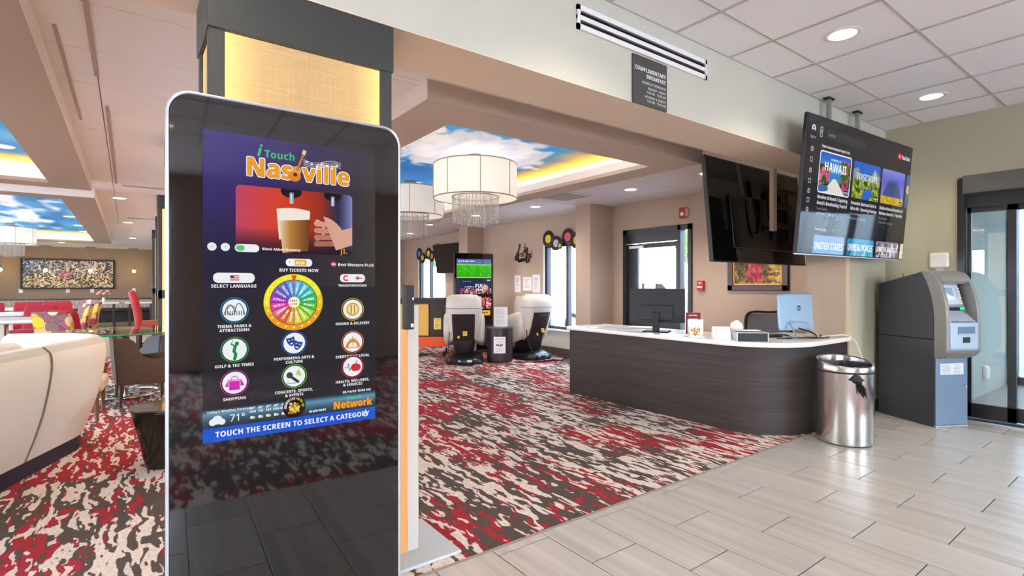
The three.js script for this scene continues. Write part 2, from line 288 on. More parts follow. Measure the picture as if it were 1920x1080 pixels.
TRAYS.forEach((t, k) => {
  const tray = new THREE.Group(); tray.name = numbered('ceiling_tray'); lounge.add(tray);
  const [a, b, c, d] = t.o, [e, f, g, h] = t.i, s = shape([[a, c], [b, c], [b, d], [a, d]]), p = new THREE.Path(); p.moveTo(e, g); p.lineTo(f, g); p.lineTo(f, h); p.lineTo(e, h); p.closePath(); s.holes.push(p);
  obj('rim', [extr(s, LOUH - 2.431).rotateX(PI / 2).translate(0, LOUH, 0)], k ? M(0xa08a76, 0.9) : M(0xbfae9e, 0.9), tray);
  if (k) obj('fascia', [bx(b, b + 0.004, 2.433, LOUH, c, d), bx(a - 0.004, a, 2.433, LOUH, c, d), bx(a, b, 2.433, LOUH, c - 0.004, c), bx(a, b, 2.433, LOUH, d, d + 0.004)], M(0xe6e0da, 0.85), tray, 'pale outer fascia of the dropped tray');
  obj('lip', [bx(e - 0.015, e + 0.001, 2.44, 2.525, g, h), bx(f - 0.001, f + 0.015, 2.44, 2.525, g, h), bx(e, f, 2.44, 2.525, g - 0.015, g + 0.001), bx(e, f, 2.44, 2.525, h - 0.001, h + 0.015)].map((q) => q.translate(0, 0.03, 0)), M(0xf0ece6, 0.8), tray);
  const E = e - CV, F = f + CV, G = g - CV, H = h + CV;
  const mural = new THREE.PlaneGeometry(F - E, H - G).rotateX(PI / 2).translate((E + F) / 2, SKYY, (G + H) / 2);
  { const uv = mural.attributes.uv, pp = mural.attributes.position; for (let i = 0; i < uv.count; i++) uv.setXY(i, (pp.getX(i) - E) / (F - E), (H - pp.getZ(i)) / (H - G)); }
  const tx = k ? skyTex2 : skyTex;
  obj('sky_mural', [mural], new THREE.MeshStandardMaterial({ map: tx, roughness: 0.9, emissive: 0xffffff, emissiveMap: tx, emissiveIntensity: 0.3 }), tray, 'backlit ceiling panel printed with blue sky and white clouds');
  { const L = new THREE.RectAreaLight(0xcfe6ff, 0.3, f - e, h - g); L.position.set((e + f) / 2, SKYY - 0.004, (g + h) / 2); L.rotation.x = -PI / 2; L.name = numbered('mural_light'); scene.add(L); }
  obj('mural_backing', [bx(E - 0.05, F + 0.05, SKYY + 0.004, SKYY + 0.1, G - 0.05, H + 0.05)], ceilMat, tray);
  obj('light_strip', [bx(E + 0.01, E + 0.03, LOUH + 0.002, LOUH + 0.014, G, H), bx(F - 0.03, F - 0.01, LOUH + 0.002, LOUH + 0.014, G, H), bx(E, F, LOUH + 0.002, LOUH + 0.014, G + 0.01, G + 0.03), bx(E, F, LOUH + 0.002, LOUH + 0.014, H - 0.03, H - 0.01)], glow(0xffd898, 2), tray);
  for (const [x, z, w, l, turn] of [[E + 0.02, (G + H) / 2, 0.02, H - G, 0], [F - 0.02, (G + H) / 2, 0.02, H - G, 0], [(E + F) / 2, G + 0.02, 0.02, F - E, 1], [(E + F) / 2, H - 0.02, 0.02, F - E, 1]]) {
    const L = new THREE.RectAreaLight(0xffc878, COVE * 6, w, l); L.position.set(x, LOUH + 0.018, z); L.rotation.order = 'YXZ'; L.rotation.set(PI / 2, turn ? PI / 2 : 0, 0); L.name = numbered('cove_light'); scene.add(L);
  }
});

// --- windows and doors of the long outer wall
function windowUnit(name, [z0, z1, y0, y1], mull) {
  const w = struct(name), X0 = WX + 0.02, X1 = WX + 0.1, t = 0.05, F = [];
  F.push(bx(X0, X1, y0, y1, z0, z0 + t), bx(X0, X1, y0, y1, z1 - t, z1), bx(X0, X1, y0, y0 + t, z0, z1), bx(X0, X1, y1 - t, y1, z0, z1));
  obj('window_frame', F, M(0x3a3d42, 0.4), w);
  for (const m of mull) obj('mullion', [bx(X0, X1, y0 + t, y1 - t, m - 0.03, m + 0.03)], M(0x3a3d42, 0.4), w);
  const e = [z0 + t, ...mull, z1 - t];
  for (let i = 0; i < e.length - 1; i++) obj('pane', [bx(X0 + 0.035, X0 + 0.041, y0 + t, y1 - t, e[i], e[i + 1])], tinted, w);
  obj('window_sill', [rb(0.1, 0.03, z1 - z0 + 0.06, 0.006, WX - 0.02, y0 - 0.015, (z0 + z1) / 2)], white, w);
  obj('window_reveal', [bx(WX - 0.004, WX + 0.02, y0, y1, z0 - 0.05, z0), bx(WX - 0.004, WX + 0.02, y0, y1, z1, z1 + 0.05)], white, w);
}
windowUnit('window_1', WIN1, [-6.98, -6.4]);
windowUnit('window_2', WIN2, [-12.28]);
windowUnit('window_3', [2.2, 4.6, 0.5, 2.4], [3.0, 3.8]);
obj('apron_panel', [bx(WX - 0.012, WX, 0.12, 0.44, -7.7, -6.19)], M(0xd8d0c6, 0.7), scene).userData.kind = 'structure';
scene.children.at(-1).name = 'trim_1';
{ // black glazed side door with a sidelight
  const d = struct('door_1'), X0 = WX - 0.03, X1 = WX + 0.09, [z0, z1, , h] = DOOR1;
  obj('door_frame', [bx(X0, X1, 0, h, z0, z0 + 0.07), bx(X0, X1, 0, h, z1 - 0.06, z1), bx(X0, X1, h - 0.08, h, z0, z1), bx(X0, X1, 0, h, -4.6, -4.55)], doorBlack, d);
  obj('transom_rail', [bx(X0 + 0.01, X1, h - 0.22, h - 0.08, z0 + 0.07, -4.6)], doorBlack, d);
  const L0 = z0 + 0.07, L1 = -4.6, leaf = extr((() => { const s = shape(rect(L0 + 0.005, L1 - 0.005, 0.01, h - 0.23)), p = new THREE.Path(); p.moveTo(L0 + 0.2, 1.17); p.lineTo(L1 - 0.05, 1.17); p.lineTo(L1 - 0.05, h - 0.3); p.lineTo(L0 + 0.2, h - 0.3); p.closePath(); s.holes.push(p); return s; })(), 0.045).rotateY(-PI / 2).translate(WX + 0.05, 0, 0);
  const lf = obj('door_leaf', [leaf], doorBlack, d);
  obj('pane', [bx(WX + 0.02, WX + 0.026, 1.17, h - 0.3, L0 + 0.2, L1 - 0.05)], tinted, lf);
  obj('push_bar', [bar([WX - 0.05, 1.0, L0 + 0.12], [WX - 0.05, 1.0, L1 - 0.12], 0.016), bx(WX - 0.06, WX + 0.01, 0.97, 1.03, L0 + 0.1, L0 + 0.16), bx(WX - 0.06, WX + 0.01, 0.97, 1.03, L1 - 0.16, L1 - 0.1)], black, lf);
  obj('door_closer', [rb(0.05, 0.05, 0.28, 0.01, WX - 0.02, h - 0.28, L0 + 0.2), bar([WX - 0.03, h - 0.26, L0 + 0.3], [WX - 0.1, h - 0.24, L0 + 0.5], 0.008)], silver, d);
  obj('sidelight_pane', [bx(WX + 0.02, WX + 0.026, 0.42, h - 0.08, -4.55, z1 - 0.06)], tinted, d);
  obj('kick_panel', [bx(WX, WX + 0.06, 0, 0.42, -4.55, z1 - 0.06)], doorBlack, d);
}
{ // sliding glass entrance with black frame
  const d = struct('door_2'), X0 = WX - 0.05, X1 = WX + 0.08, [z0, z1, , h] = SLIDE;
  obj('door_frame', [bx(X0, X1, 0, h - 0.02, z0, z0 + 0.055), bx(X0, X1, 0, h - 0.02, z1 - 0.055, z1), bx(X0, X1, 0, 0.018, z0, z1)], doorBlack, d);
  obj('operator_cover', [rb(0.16, 0.17, z1 - z0 - 0.05, 0.006, WX - 0.03, h - 0.085, (z0 + z1) / 2 + 0.025)], M(0x4b4b47, 0.5), d);
  obj('header_rail', [bx(WX - 0.01, WX + 0.06, h - 0.29, h - 0.17, z0 + 0.05, z1 - 0.05)], doorBlack, d);
  const leaf = (a, b, x) => { const l = obj('door_leaf', [bx(x, x + 0.04, 0.03, h - 0.29, a, a + 0.03), bx(x, x + 0.04, 0.03, h - 0.29, b - 0.06, b), bx(x, x + 0.04, 0.03, 0.16, a, b), bx(x, x + 0.04, h - 0.34, h - 0.29, a, b)], doorBlack, d); obj('pane', [bx(x + 0.017, x + 0.023, 0.16, h - 0.34, a + 0.03, b - 0.06)], glass, l); };
  leaf(z0 + 0.06, -1.06, WX + 0.01); leaf(-1.1, 0.1, WX + 0.055); leaf(0.06, z1 - 0.06, WX + 0.01);
  obj('threshold', [bx(WX - 0.06, WX + 0.22, 0, 0.012, z0, z1)], silver, d);
}
{ // entrance vestibule behind the sliding door
  const v = struct('wall_vestibule'), g = M(0xa9b3ab, 0.8);
  obj('wall_panel', [bx(WX + 0.2, 9.2, 0, 2.7, -1.75, -1.6), bx(WX + 0.2, 9.2, 0, 2.7, 1.5, 1.65)], g, v);
  obj('vestibule_ceiling', [bx(WX + 0.2, 9.2, 2.6, 2.7, -1.6, 1.5)], ceilMat, v);
  obj('vestibule_floor', [bx(WX + 0.2, 9.2, -0.1, 0, -1.6, 1.5)], M(0x8f8d88, 0.5), v);
  obj('outer_frame', [bx(9.1, 9.2, 0, 2.6, -1.6, -1.5), bx(9.1, 9.2, 0, 2.6, -0.1, 0), bx(9.1, 9.2, 0, 2.6, 1.4, 1.5), bx(9.1, 9.2, 2.3, 2.6, -1.6, 1.5), bx(9.1, 9.2, 0, 0.1, -1.6, 1.5)], doorBlack, v); obj('outer_pane', [bx(9.14, 9.146, 0.1, 2.3, -1.5, 1.4)], new THREE.MeshPhysicalMaterial({ color: 0x98a2a6, roughness: 0.0, transmission: 1, thickness: 0, ior: 1.5 }), v);
  { const L = spot(7.8, 2.58, 0, 8, 0xffffff, 1.2); }
  const o = thing('outlet_box', 'white outlet cover low on the vestibule wall behind the sliding glass door', 'outlet', [7.98, 0.26, -1.6]);
  obj('cover', [rb(0.12, 0.15, 0.04, 0.01, 0, 0, 0.02)], white, o); obj('flap', [rb(0.085, 0.05, 0.008, 0.003, 0, 0.03, 0.043), rb(0.085, 0.05, 0.008, 0.003, 0, -0.03, 0.043)], white, o);
}
{ // storefront glazing behind the camera and windows of the left wall
  const w = struct('window_4'), F = [bx(-5.6, 0.1, 0, 0.1, 5, 5.08), bx(-5.6, 0.1, 2.5, 2.6, 5, 5.08), bx(4.3, 6.2, 0, 0.1, 5, 5.08), bx(4.3, 6.2, 2.5, 2.6, 5, 5.08)]; for (const x of [-5.57, -4.15, -2.75, -1.35, 0.07, 4.33, 5.25, 6.17]) { F.push(bx(x - 0.03, x + 0.03, 0, 2.6, 5, 5.08)); }
  obj('window_frame', F, doorBlack, w); obj('pane', [bx(-5.54, 0.04, 0.1, 2.5, 5.03, 5.036), bx(4.36, 6.14, 0.1, 2.5, 5.03, 5.036)], glass, w);
  for (const [k, z0, z1] of [[5, -9.6, -3.2], [6, -19, -12]]) { const v = struct('window_' + k), G = [bx(-6.1, -6.04, 0.4, 0.46, z0, z1), bx(-6.1, -6.04, 2.24, 2.3, z0, z1)]; for (let i = 0; i <= 4; i++) { const z = z0 + 0.03 + i * (z1 - z0 - 0.06) / 4; G.push(bx(-6.1, -6.04, 0.4, 2.3, z - 0.03, z + 0.03)); } obj('window_frame', G, doorBlack, v); obj('pane', [bx(-6.073, -6.067, 0.46, 2.24, z0, z1)], glass, v); }
}
// --- outdoors
obj('ground', [bx(WX + 0.2, 60, -0.3, -0.1, -60, 60), bx(-60, WX + 0.2, -0.3, -0.1, 5.2, 60), bx(-60, -6.2, -0.3, -0.1, -60, 5.2)], M(0xbdbbb6, 0.9)).userData.kind = 'structure';
function leafTree(name, label, x, z, h, r, seed) {
  const t = thing(name, label, 'tree', [x, -0.1, z]), R = rng(seed), g = [];
  obj('trunk', [bar([0, 0, 0], [0.1, h * 0.6, 0.05], 0.16, 0.08)], brownWood, t);
  for (let i = 0; i < 1400; i++) {
    const u = R() * 2 - 1, a = R() * 2 * PI, q = Math.cbrt(R()), s = Math.sqrt(1 - u * u), k = 0.10 + R() * 0.1;
    const lf = new THREE.PlaneGeometry(k, k * 1.5); lf.rotateX(R() * PI).rotateY(R() * PI); g.push(lf.translate(Math.cos(a) * s * r * q, h * 0.68 + u * h * 0.36 * q, Math.sin(a) * s * r * q));
  }
  obj('foliage', g, new THREE.MeshPhysicalMaterial({ color: 0x7ea24a, roughness: 1, transmission: 0.35, thickness: 0, side: THREE.DoubleSide }), t).userData.kind = 'stuff';
}
leafTree('tree', 'green leafy tree outside the black side door', 14.5, -8.8, 4.6, 1.7, 5);
leafTree('tree', 'green leafy tree outside the far window beside the hanging records', 13.5, -22.5, 4.8, 1.7, 6);
{ // white car parked outside the near lounge window
  const c = thing('car', 'white car parked outside the lounge window', 'car', [9.4, -0.1, -9.3]);
  const side = new THREE.Shape(); side.moveTo(-1.35, 0.28); side.bezierCurveTo(-1.4, 0.55, -1.38, 0.78, -1.1, 0.88); side.lineTo(-0.35, 0.98); side.bezierCurveTo(0.1, 1.35, 0.4, 1.5, 0.9, 1.52); side.lineTo(2.2, 1.48); side.bezierCurveTo(2.7, 1.4, 2.9, 1.0, 2.95, 0.9); side.lineTo(2.98, 0.3); side.closePath();
  obj('body', [extr(side, 1.7, 0.08).rotateY(-PI / 2).translate(1.7, 0, 0)], M(0xeeeeee, 0.15, { clearcoat: 1 }), c);
  const win = new THREE.Shape(); win.moveTo(-0.15, 0.98); win.bezierCurveTo(0.15, 1.25, 0.4, 1.42, 0.9, 1.43); win.lineTo(2.1, 1.4); win.lineTo(2.5, 1.0); win.closePath();
  obj('side_window', [extr(win, 1.71).rotateY(-PI / 2).translate(1.705, 0, 0)], M(0x20262c, 0.05), c);
  for (const z of [-0.75, 2.0]) for (const x of [0.1, 1.6]) { const w = obj('wheel', [lathe([[0.1, -0.1], [0.3, -0.11], [0.33, -0.08], [0.33, 0.08], [0.3, 0.11], [0.1, 0.1]]).rotateZ(PI / 2).translate(x, 0.33, z)], rubber, c); obj('rim', [cyl(0.21, 0.21, 0.23, 0, 0, 0, 16).rotateZ(PI / 2).translate(x, 0.33, z)], silver, w); }
}

// ================= LIGHT FITTINGS =================
function downlight(x, y, z, label, group, cd, hex, r = 0.075) {
  const d = thing('downlight', label, 'ceiling light', [x, y, z], 0, group);
  obj('trim_ring', [lathe([[r, 0.012], [r, -0.003], [r + 0.012, -0.008], [r + 0.03, -0.004], [r + 0.032, 0.002]])], M(0xe8e6e0, 0.4), d);
  obj('lamp_face', [cyl(r, r, 0.008, 0, -0.002, 0, 24)], hex === 0xfff7f0 ? lampCool : lampWarm, d);
  if (cd) spot(x, y - 0.012, z, cd, hex);
}
for (const [x, z, l, v] of [[3.707, -1.43, 'round recessed lobby ceiling light nearest the grille and breakfast sign', 1], [5.54, -1.45, 'round recessed lobby ceiling light beyond the hanging television, near the end wall'],
  [1.88, -1.43, 'round recessed lobby ceiling light in front of the touch kiosk'], [0.05, -1.43, 'round recessed lobby ceiling light left of the touch kiosk'], [-1.8, -1.43, 'round recessed lobby ceiling light at the far left of the walkway'],
  [3.707, 0.7, 'round recessed lobby ceiling light behind the camera, middle of the row'], [5.54, 0.7, 'round recessed lobby ceiling light above the sliding glass door'], [1.88, 0.7, 'round recessed lobby ceiling light behind the camera, left in the row'], [0.05, 2.3, 'round recessed lobby ceiling light at the rear left'], [3.707, 2.4, 'round recessed lobby ceiling light at the rear']])
  downlight(x, LOBH, z, l, null, LOBBY, 0xfff0d8);
for (const [x, z, l] of [[5.42, -4.66, 'round ceiling light above the black side door'], [5.35, -3.47, 'round ceiling light above the unlit television'], [5.15, -8.1, 'round ceiling light between chandelier and portrait display'], [5.35, -6.6, 'round ceiling light above the right massage chair'], [5.13, -9.9, 'round ceiling light beside the far pilaster'], [5.6, -11.8, 'round ceiling light near the far wall television'], [3.0, -9.3, 'round ceiling light behind the farther chandelier'], [3.0, -12, 'round ceiling light in the far end of the lounge']])
  downlight(x, LOUH, z, l, null, LOUNGE, 0xfff0e4);
for (const [x, z, l] of [[0.65, -4.4, 'round ceiling light behind the lantern column'], [0.9, -6.9, 'round ceiling light behind the round glass table'], [-0.1, -9.6, 'round ceiling light left of the far columns'], [0.0, -13.2, 'round ceiling light over the dining aisle'], [0.1, -17.5, 'round ceiling light near the dining booth'], [-1.6, -20.5, 'round ceiling light before the large collage picture'], [-4.9, -7, 'round ceiling light far left over the lounge'], [-4.9, -13, 'round ceiling light far left over the dining tables']])
  downlight(x, LOUH, z, l, null, LOUNGE, 0xffe4bc);
for (const [x, z, l] of [[-1.02, -7.2, 'round light in the nearer left sky ceiling'], [-0.95, -13.75, 'round light in the farther left sky ceiling, nearest of three'], [-0.92, -15.65, 'round light in the farther left sky ceiling, middle of three'], [-0.9, -17.3, 'round light in the farther left sky ceiling, farthest of three'], [-2.2, -5.0, 'round light in the nearer left sky ceiling toward the sofa']])
  downlight(x, SKYY - 0.001, z, l, null, 10, 0xfff7f0);

// chandeliers: white drum shade with a fringe of crystal strands
const shadeMat = new THREE.MeshPhysicalMaterial({ color: 0xeae4d8, roughness: 1, transmission: 0.48, thickness: 0, side: THREE.DoubleSide }), crystal = new THREE.MeshPhysicalMaterial({ color: 0xb4aca0, roughness: 0.15, metalness: 0.5 });
const pewter = M(0x8d8578, 0.35, { metalness: 0.8 });
function chandelier(label, x, z) {
  const c = thing('chandelier', label, 'chandelier', [x, 0, z]), top = 2.555, bot = 2.195, R = 0.445;
  obj('ceiling_canopy', [lathe([[0, SKYY], [0.085, SKYY], [0.085, SKYY - 0.02], [0.07, SKYY - 0.03], [0, SKYY - 0.03]])], pewter, c);
  obj('stem', [cyl(0.012, 0.012, SKYY - 2.3, 0, (SKYY + 2.3) / 2, 0, 12)], pewter, c);
  const sh = obj('drum_shade', [lathe([[R, bot], [R + 0.002, (top + bot) / 2], [R, top]], 64)], shadeMat, c);
  for (let i = 0; i < 8; i++) { const a = i / 8 * 2 * PI + 0.46; obj('seam', [box(0.006, top - bot, 0.006, Math.cos(a) * (R + 0.004), (top + bot) / 2, Math.sin(a) * (R + 0.004))], M(0x9a8f7c, 0.8), sh); }
  const spokes = []; for (let i = 0; i < 4; i++) { const a = i / 4 * 2 * PI; spokes.push(bar([0, top - 0.01, 0], [Math.cos(a) * R, top - 0.01, Math.sin(a) * R], 0.005)); }
  obj('shade_frame', [new THREE.TorusGeometry(R, 0.006, 6, 64).rotateX(PI / 2).translate(0, top, 0), new THREE.TorusGeometry(R, 0.006, 6, 64).rotateX(PI / 2).translate(0, bot, 0), new THREE.TorusGeometry(0.25, 0.006, 6, 48).rotateX(PI / 2).translate(0, bot + 0.02, 0), ...spokes], pewter, c);
  const pts = [], r = rng(9);
  for (const [rad, n, len] of [[0.245, 56, 0.27], [0.18, 30, 0.29], [0.1, 16, 0.33]]) for (let i = 0; i < n; i++) { const a = i / n * 2 * PI + rad; for (let y = 0; y < len; y += 0.0165) pts.push([Math.cos(a) * rad, bot + 0.02 - y - (y > len - 0.05 ? r() * 0.006 : 0), Math.sin(a) * rad]); }
  const im = new THREE.InstancedMesh(new THREE.OctahedronGeometry(0.0064), crystal, pts.length), m = new THREE.Matrix4(); pts.forEach((p, i) => im.setMatrixAt(i, m.makeTranslation(...p)));
  im.name = numbered('crystal_fringe'); im.userData.kind = 'stuff'; im.castShadow = im.receiveShadow = true; c.add(im);
  for (let i = 0; i < 3; i++) {
    const a = i / 3 * 2 * PI + 0.4, px = Math.cos(a) * 0.16, pz = Math.sin(a) * 0.16;
    obj('bulb', [new THREE.SphereGeometry(0.03, 14, 10).translate(px, 2.34, pz)], glow(0xfff0d6, 1.6), c);
    const L = new THREE.PointLight(0xfff2e0, 0.1, 0, 2); L.position.set(x + px, 2.34, z + pz); L.castShadow = true; L.name = numbered('bulb_light'); scene.add(L);
  }
}
chandelier('white drum chandelier with crystal fringe, the nearer one under the cloud ceiling', 3.0, -4.72);
chandelier('white drum chandelier with crystal fringe, the farther one half behind the kiosk', 3.05, -6.43);
chandelier('white drum chandelier with crystal fringe over the dining tables at far left', -2.12, -16.0);
for (const [x, l] of [[-3.2, 'bare pendant bulb at the left edge before the dining wall'], [-2.14, 'bare pendant bulb before the left part of the collage picture'], [-1.01, 'bare pendant bulb before the right part of the collage picture'], [0.17, 'bare pendant bulb right of the collage picture, over the booth']]) {
  const p = thing('pendant_lamp', l, 'pendant lamp', [x, 1.76, -22.5]);
  obj('canopy', [cyl(0.14, 0.14, 0.03, 0, LOUH - 1.775, 0)], pewter, p); obj('cord', [cyl(0.008, 0.008, LOUH - 1.9, 0, (LOUH - 1.76 + 0.1) / 2, 0, 8)], pewter, p); obj('socket', [cyl(0.03, 0.035, 0.09, 0, 0.12, 0)], pewter, p);
  obj('bulb', [new THREE.SphereGeometry(0.055, 16, 12)], bulbGlow, p);
  const L = new THREE.PointLight(0xffd890, 0.35, 0, 2); L.position.set(x, 1.76, -22.5); L.castShadow = true; L.name = numbered('bulb_light'); scene.add(L);
}
// lantern columns: dark frame, glowing linen panels on all four sides
const panelGlow = (() => {
  const t = canvasTex(512, 512, (g, w, h) => {
    const r = rng(71); g.fillStyle = '#b3946c'; g.fillRect(0, 0, w, h);
    let gr = g.createLinearGradient(0, 0, w, 0); gr.addColorStop(0, 'rgba(255,214,130,1)'); gr.addColorStop(0.2, 'rgba(255,214,130,0.18)'); gr.addColorStop(0.5, 'rgba(255,214,130,0)'); gr.addColorStop(0.82, 'rgba(255,214,130,0.18)'); gr.addColorStop(1, 'rgba(255,214,130,1)');
    g.fillStyle = gr; g.fillRect(0, 0, w, h);
    for (let i = 0; i < 1500; i++) { g.fillStyle = `rgba(${r() < 0.5 ? '90,60,30' : '255,240,200'},${0.05 + r() * 0.09})`; const v = r() < 0.5, L = 20 + r() * 120; v ? g.fillRect(r() * w, r() * h, 1, L) : g.fillRect(r() * w, r() * h, L, 1); }
  });
  return new THREE.MeshStandardMaterial({ color: 0x5a4c3a, map: linen, roughness: 0.9, emissive: 0xffffff, emissiveMap: t, emissiveIntensity: 0.92 });
})();
function lanternColumn(label, x0, x1, z0, z1, top) {
  const c = thing('lantern_column', label, 'column', [(x0 + x1) / 2, 0, (z0 + z1) / 2]), W = x1 - x0, D = z1 - z0, p = 0.05;
  for (const [sx, sz] of [[-1, -1], [-1, 1], [1, -1], [1, 1]]) obj('post', [rb(p, top, p, 0.004, sx * (W - p) / 2, top / 2, sz * (D - p) / 2)], frameDark, c);
  const h1 = top - 0.19;
  obj('top_band', [rb(W + 0.012, 0.19, D + 0.012, 0.004, 0, top - 0.096, 0)], frameDark, c);
  obj('base_plinth', [rb(W + 0.012, 0.13, D + 0.012, 0.004, 0, 0.065, 0)], frameDark, c);
  obj('middle_rail', [bx(-W / 2, W / 2, 1.08, 1.2, -D / 2, D / 2)], frameDark, c);
  const lit = [];
  for (const [a, b] of [[0.13, 1.08], [1.2, h1]]) for (const [w, ry, dx, dz] of [[W - 2 * p, 0, 0, D / 2 - 0.012], [W - 2 * p, PI, 0, -D / 2 + 0.012], [D - 2 * p, PI / 2, W / 2 - 0.012, 0], [D - 2 * p, -PI / 2, -W / 2 + 0.012, 0]]) {
    obj('fabric_panel', [new THREE.PlaneGeometry(w, b - a).rotateY(ry).translate(dx, (a + b) / 2, dz)], panelGlow, c, 'glowing linen panel');
    const L = new THREE.RectAreaLight(z1 < -3 ? 0xffb468 : 0xffcf8e, z1 < -3 ? 1.1 : 0.7, w, b - a); L.position.set((x0 + x1) / 2 + dx * 1.04, (a + b) / 2, (z0 + z1) / 2 + dz * 1.06); L.rotation.y = ry + PI; L.name = numbered('panel_light'); scene.add(L);
  }
  obj('core', [bx(-W / 2 + 0.03, W / 2 - 0.03, 0.02, top - 0.02, -D / 2 + 0.03, D / 2 - 0.03)], M(0x3a2f22, 0.9), c);
}
lanternColumn('square column with glowing linen panels rising behind the touch kiosk', 0.2235, 0.894, -2.385, -2.062, 2.353);
lanternColumn('lantern column mostly hidden behind the kiosk, its top showing at the lounge ceiling', 0.275, 0.92, -5.75, -5.43, LOUH);
lanternColumn('lantern column left of the kiosk behind the round glass table', 0.345, 0.95, -9.3, -8.95, LOUH);
lanternColumn('lantern column between the bar table and the dining wall, second in the row', 0.42, 1.0, -12.0, -11.7, LOUH);
lanternColumn('lantern column farthest back in the dining row', 0.455, 0.98, -14.9, -14.6, LOUH);

// ================= KIOSK =================
const font = (g, px, s, x, y, col = '#fff', al = 'center', w = 'bold', fam = 'sans-serif') => { g.font = `${w} ${px}px ${fam}`; g.fillStyle = col; g.textAlign = al; g.textBaseline = 'middle'; g.fillText(s, x, y); };
const rr = (g, x, y, w, h, r, fill) => { g.beginPath(); g.roundRect(x, y, w, h, r); g.fillStyle = fill; g.fill(); };
const disc = (g, x, y, r, fill) => { g.beginPath(); g.arc(x, y, r, 0, 7); g.fillStyle = fill; g.fill(); };
const bars = (g, x, y, w, h, n, col, seed) => { const q = rng(seed); g.fillStyle = col; for (let i = 0; i < n; i++) g.fillRect(x + i * w / n, y + q() * h * 0.15, w / n * (0.45 + q() * 0.4), h * (0.75 + q() * 0.25)); };   // lettering too small to read
const kioskTex = canvasTex(1024, 1808, (g, W, H) => {
  const r = rng(101), P = (fx, fy) => [fx * W, fy * H];
  let gr = g.createLinearGradient(0, 0, W * 0.5, H); gr.addColorStop(0, '#4a3f86'); gr.addColorStop(0.22, '#332a66'); gr.addColorStop(0.4, '#1f1e3a'); gr.addColorStop(0.6, '#26262d'); gr.addColorStop(1, '#26262b'); g.fillStyle = gr; g.fillRect(0, 0, W, H);
  gr = g.createLinearGradient(0.3 * W, 0, W, 0); gr.addColorStop(0, 'rgba(60,52,50,0)'); gr.addColorStop(1, 'rgba(64,60,58,0.95)'); g.fillStyle = gr; g.fillRect(0, 0, W, 0.5 * H);
  // title
  font(g, 96, 'i', 0.285 * W, 0.045 * H, '#3fc27a', 'center', 'italic bold'); font(g, 62, 'Touch', 0.405 * W, 0.052 * H, '#46c07c');
  g.lineJoin = 'round'; g.font = 'bold 148px sans-serif'; g.textAlign = 'left'; g.textBaseline = 'middle';
  for (const [s, x] of [['Nas', 0.215], ['ville', 0.535]]) { g.lineWidth = 16; g.strokeStyle = '#ffffff'; g.strokeText(s, x * W, 0.102 * H, 320); g.lineWidth = 6; g.strokeStyle = '#c9781a'; g.strokeText(s, x * W, 0.102 * H, 320); g.fillStyle = '#f2a024'; g.fillText(s, x * W, 0.102 * H, 320); }
  g.save(); g.translate(0.492 * W, 0.112 * H); g.rotate(0.35); disc(g, 0, 8, 36, '#e08a1c'); disc(g, 0, -30, 27, '#eda02c'); g.fillStyle = '#b8763a'; g.fillRect(-7, -150, 14, 120); g.fillStyle = '#e8c8a0'; g.fillRect(-11, -172, 22, 30); disc(g, 0, -2, 12, '#4a2410'); g.restore();
  g.strokeStyle = '#e8e8f4'; g.lineWidth = 3; for (let k = 0; k < 4; k++) { g.beginPath(); for (let i = 0; i <= 30; i++) { const x = (0.54 + i / 30 * 0.23) * W, y = (0.055 + k * 0.006) * H + Math.sin(i / 30 * 6) * 13; i ? g.lineTo(x, y) : g.moveTo(x, y); } g.stroke(); }
  for (let i = 0; i < 7; i++) disc(g, (0.56 + i * 0.031) * W, (0.062 + (i % 3) * 0.006) * H, 7, '#f2f2fa');
  // film: glass of beer under the taps
  g.save(); g.beginPath(); g.roundRect(0.165 * W, 0.165 * H, 0.68 * W, 0.222 * H, 26); g.clip();
  gr = g.createLinearGradient(0.16 * W, 0, 0.85 * W, 0); gr.addColorStop(0, '#c04468'); gr.addColorStop(0.35, '#d8432c'); gr.addColorStop(0.7, '#9c3020'); gr.addColorStop(0.86, '#2c2a48'); gr.addColorStop(1, '#8890c0'); g.fillStyle = gr; g.fillRect(0, 0, W, H);
  gr = g.createLinearGradient(0, 0.3 * H, 0, 0.387 * H); gr.addColorStop(0, 'rgba(20,10,30,0)'); gr.addColorStop(1, 'rgba(24,18,40,0.95)'); g.fillStyle = gr; g.fillRect(0, 0.28 * H, W, 0.12 * H);
  for (const [x, s] of [[0.47, 1], [0.72, 0.9]]) { g.fillStyle = '#14161f'; g.beginPath(); g.ellipse(x * W, 0.172 * H, 62 * s, 40 * s, 0, 0, 7); g.fill(); g.fillStyle = '#8d97b4'; g.fillRect(x * W - 12, 0.175 * H, 26 * s, 70 * s); g.fillStyle = '#e4e8f4'; g.fillRect(x * W - 5, 0.18 * H, 8, 60 * s); }
  g.fillStyle = '#f4e8dc'; g.beginPath(); g.moveTo(0.385 * W, 0.235 * H); g.quadraticCurveTo(0.48 * W, 0.222 * H, 0.58 * W, 0.235 * H); g.lineTo(0.575 * W, 0.3 * H); g.lineTo(0.4 * W, 0.34 * H); g.closePath(); g.fill();
  gr = g.createLinearGradient(0.4 * W, 0, 0.58 * W, 0); gr.addColorStop(0, '#e8d4b8'); gr.addColorStop(0.35, '#b9803c'); gr.addColorStop(1, '#6a3c1c'); g.fillStyle = gr; g.beginPath(); g.moveTo(0.4 * W, 0.275 * H); g.lineTo(0.58 * W, 0.265 * H); g.lineTo(0.57 * W, 0.375 * H); g.lineTo(0.42 * W, 0.385 * H); g.closePath(); g.fill();
  g.strokeStyle = '#cfc4bc'; g.lineWidth = 14; g.beginPath(); g.ellipse(0.62 * W, 0.3 * H, 45, 60, 0, -1.7, 1.7); g.stroke();
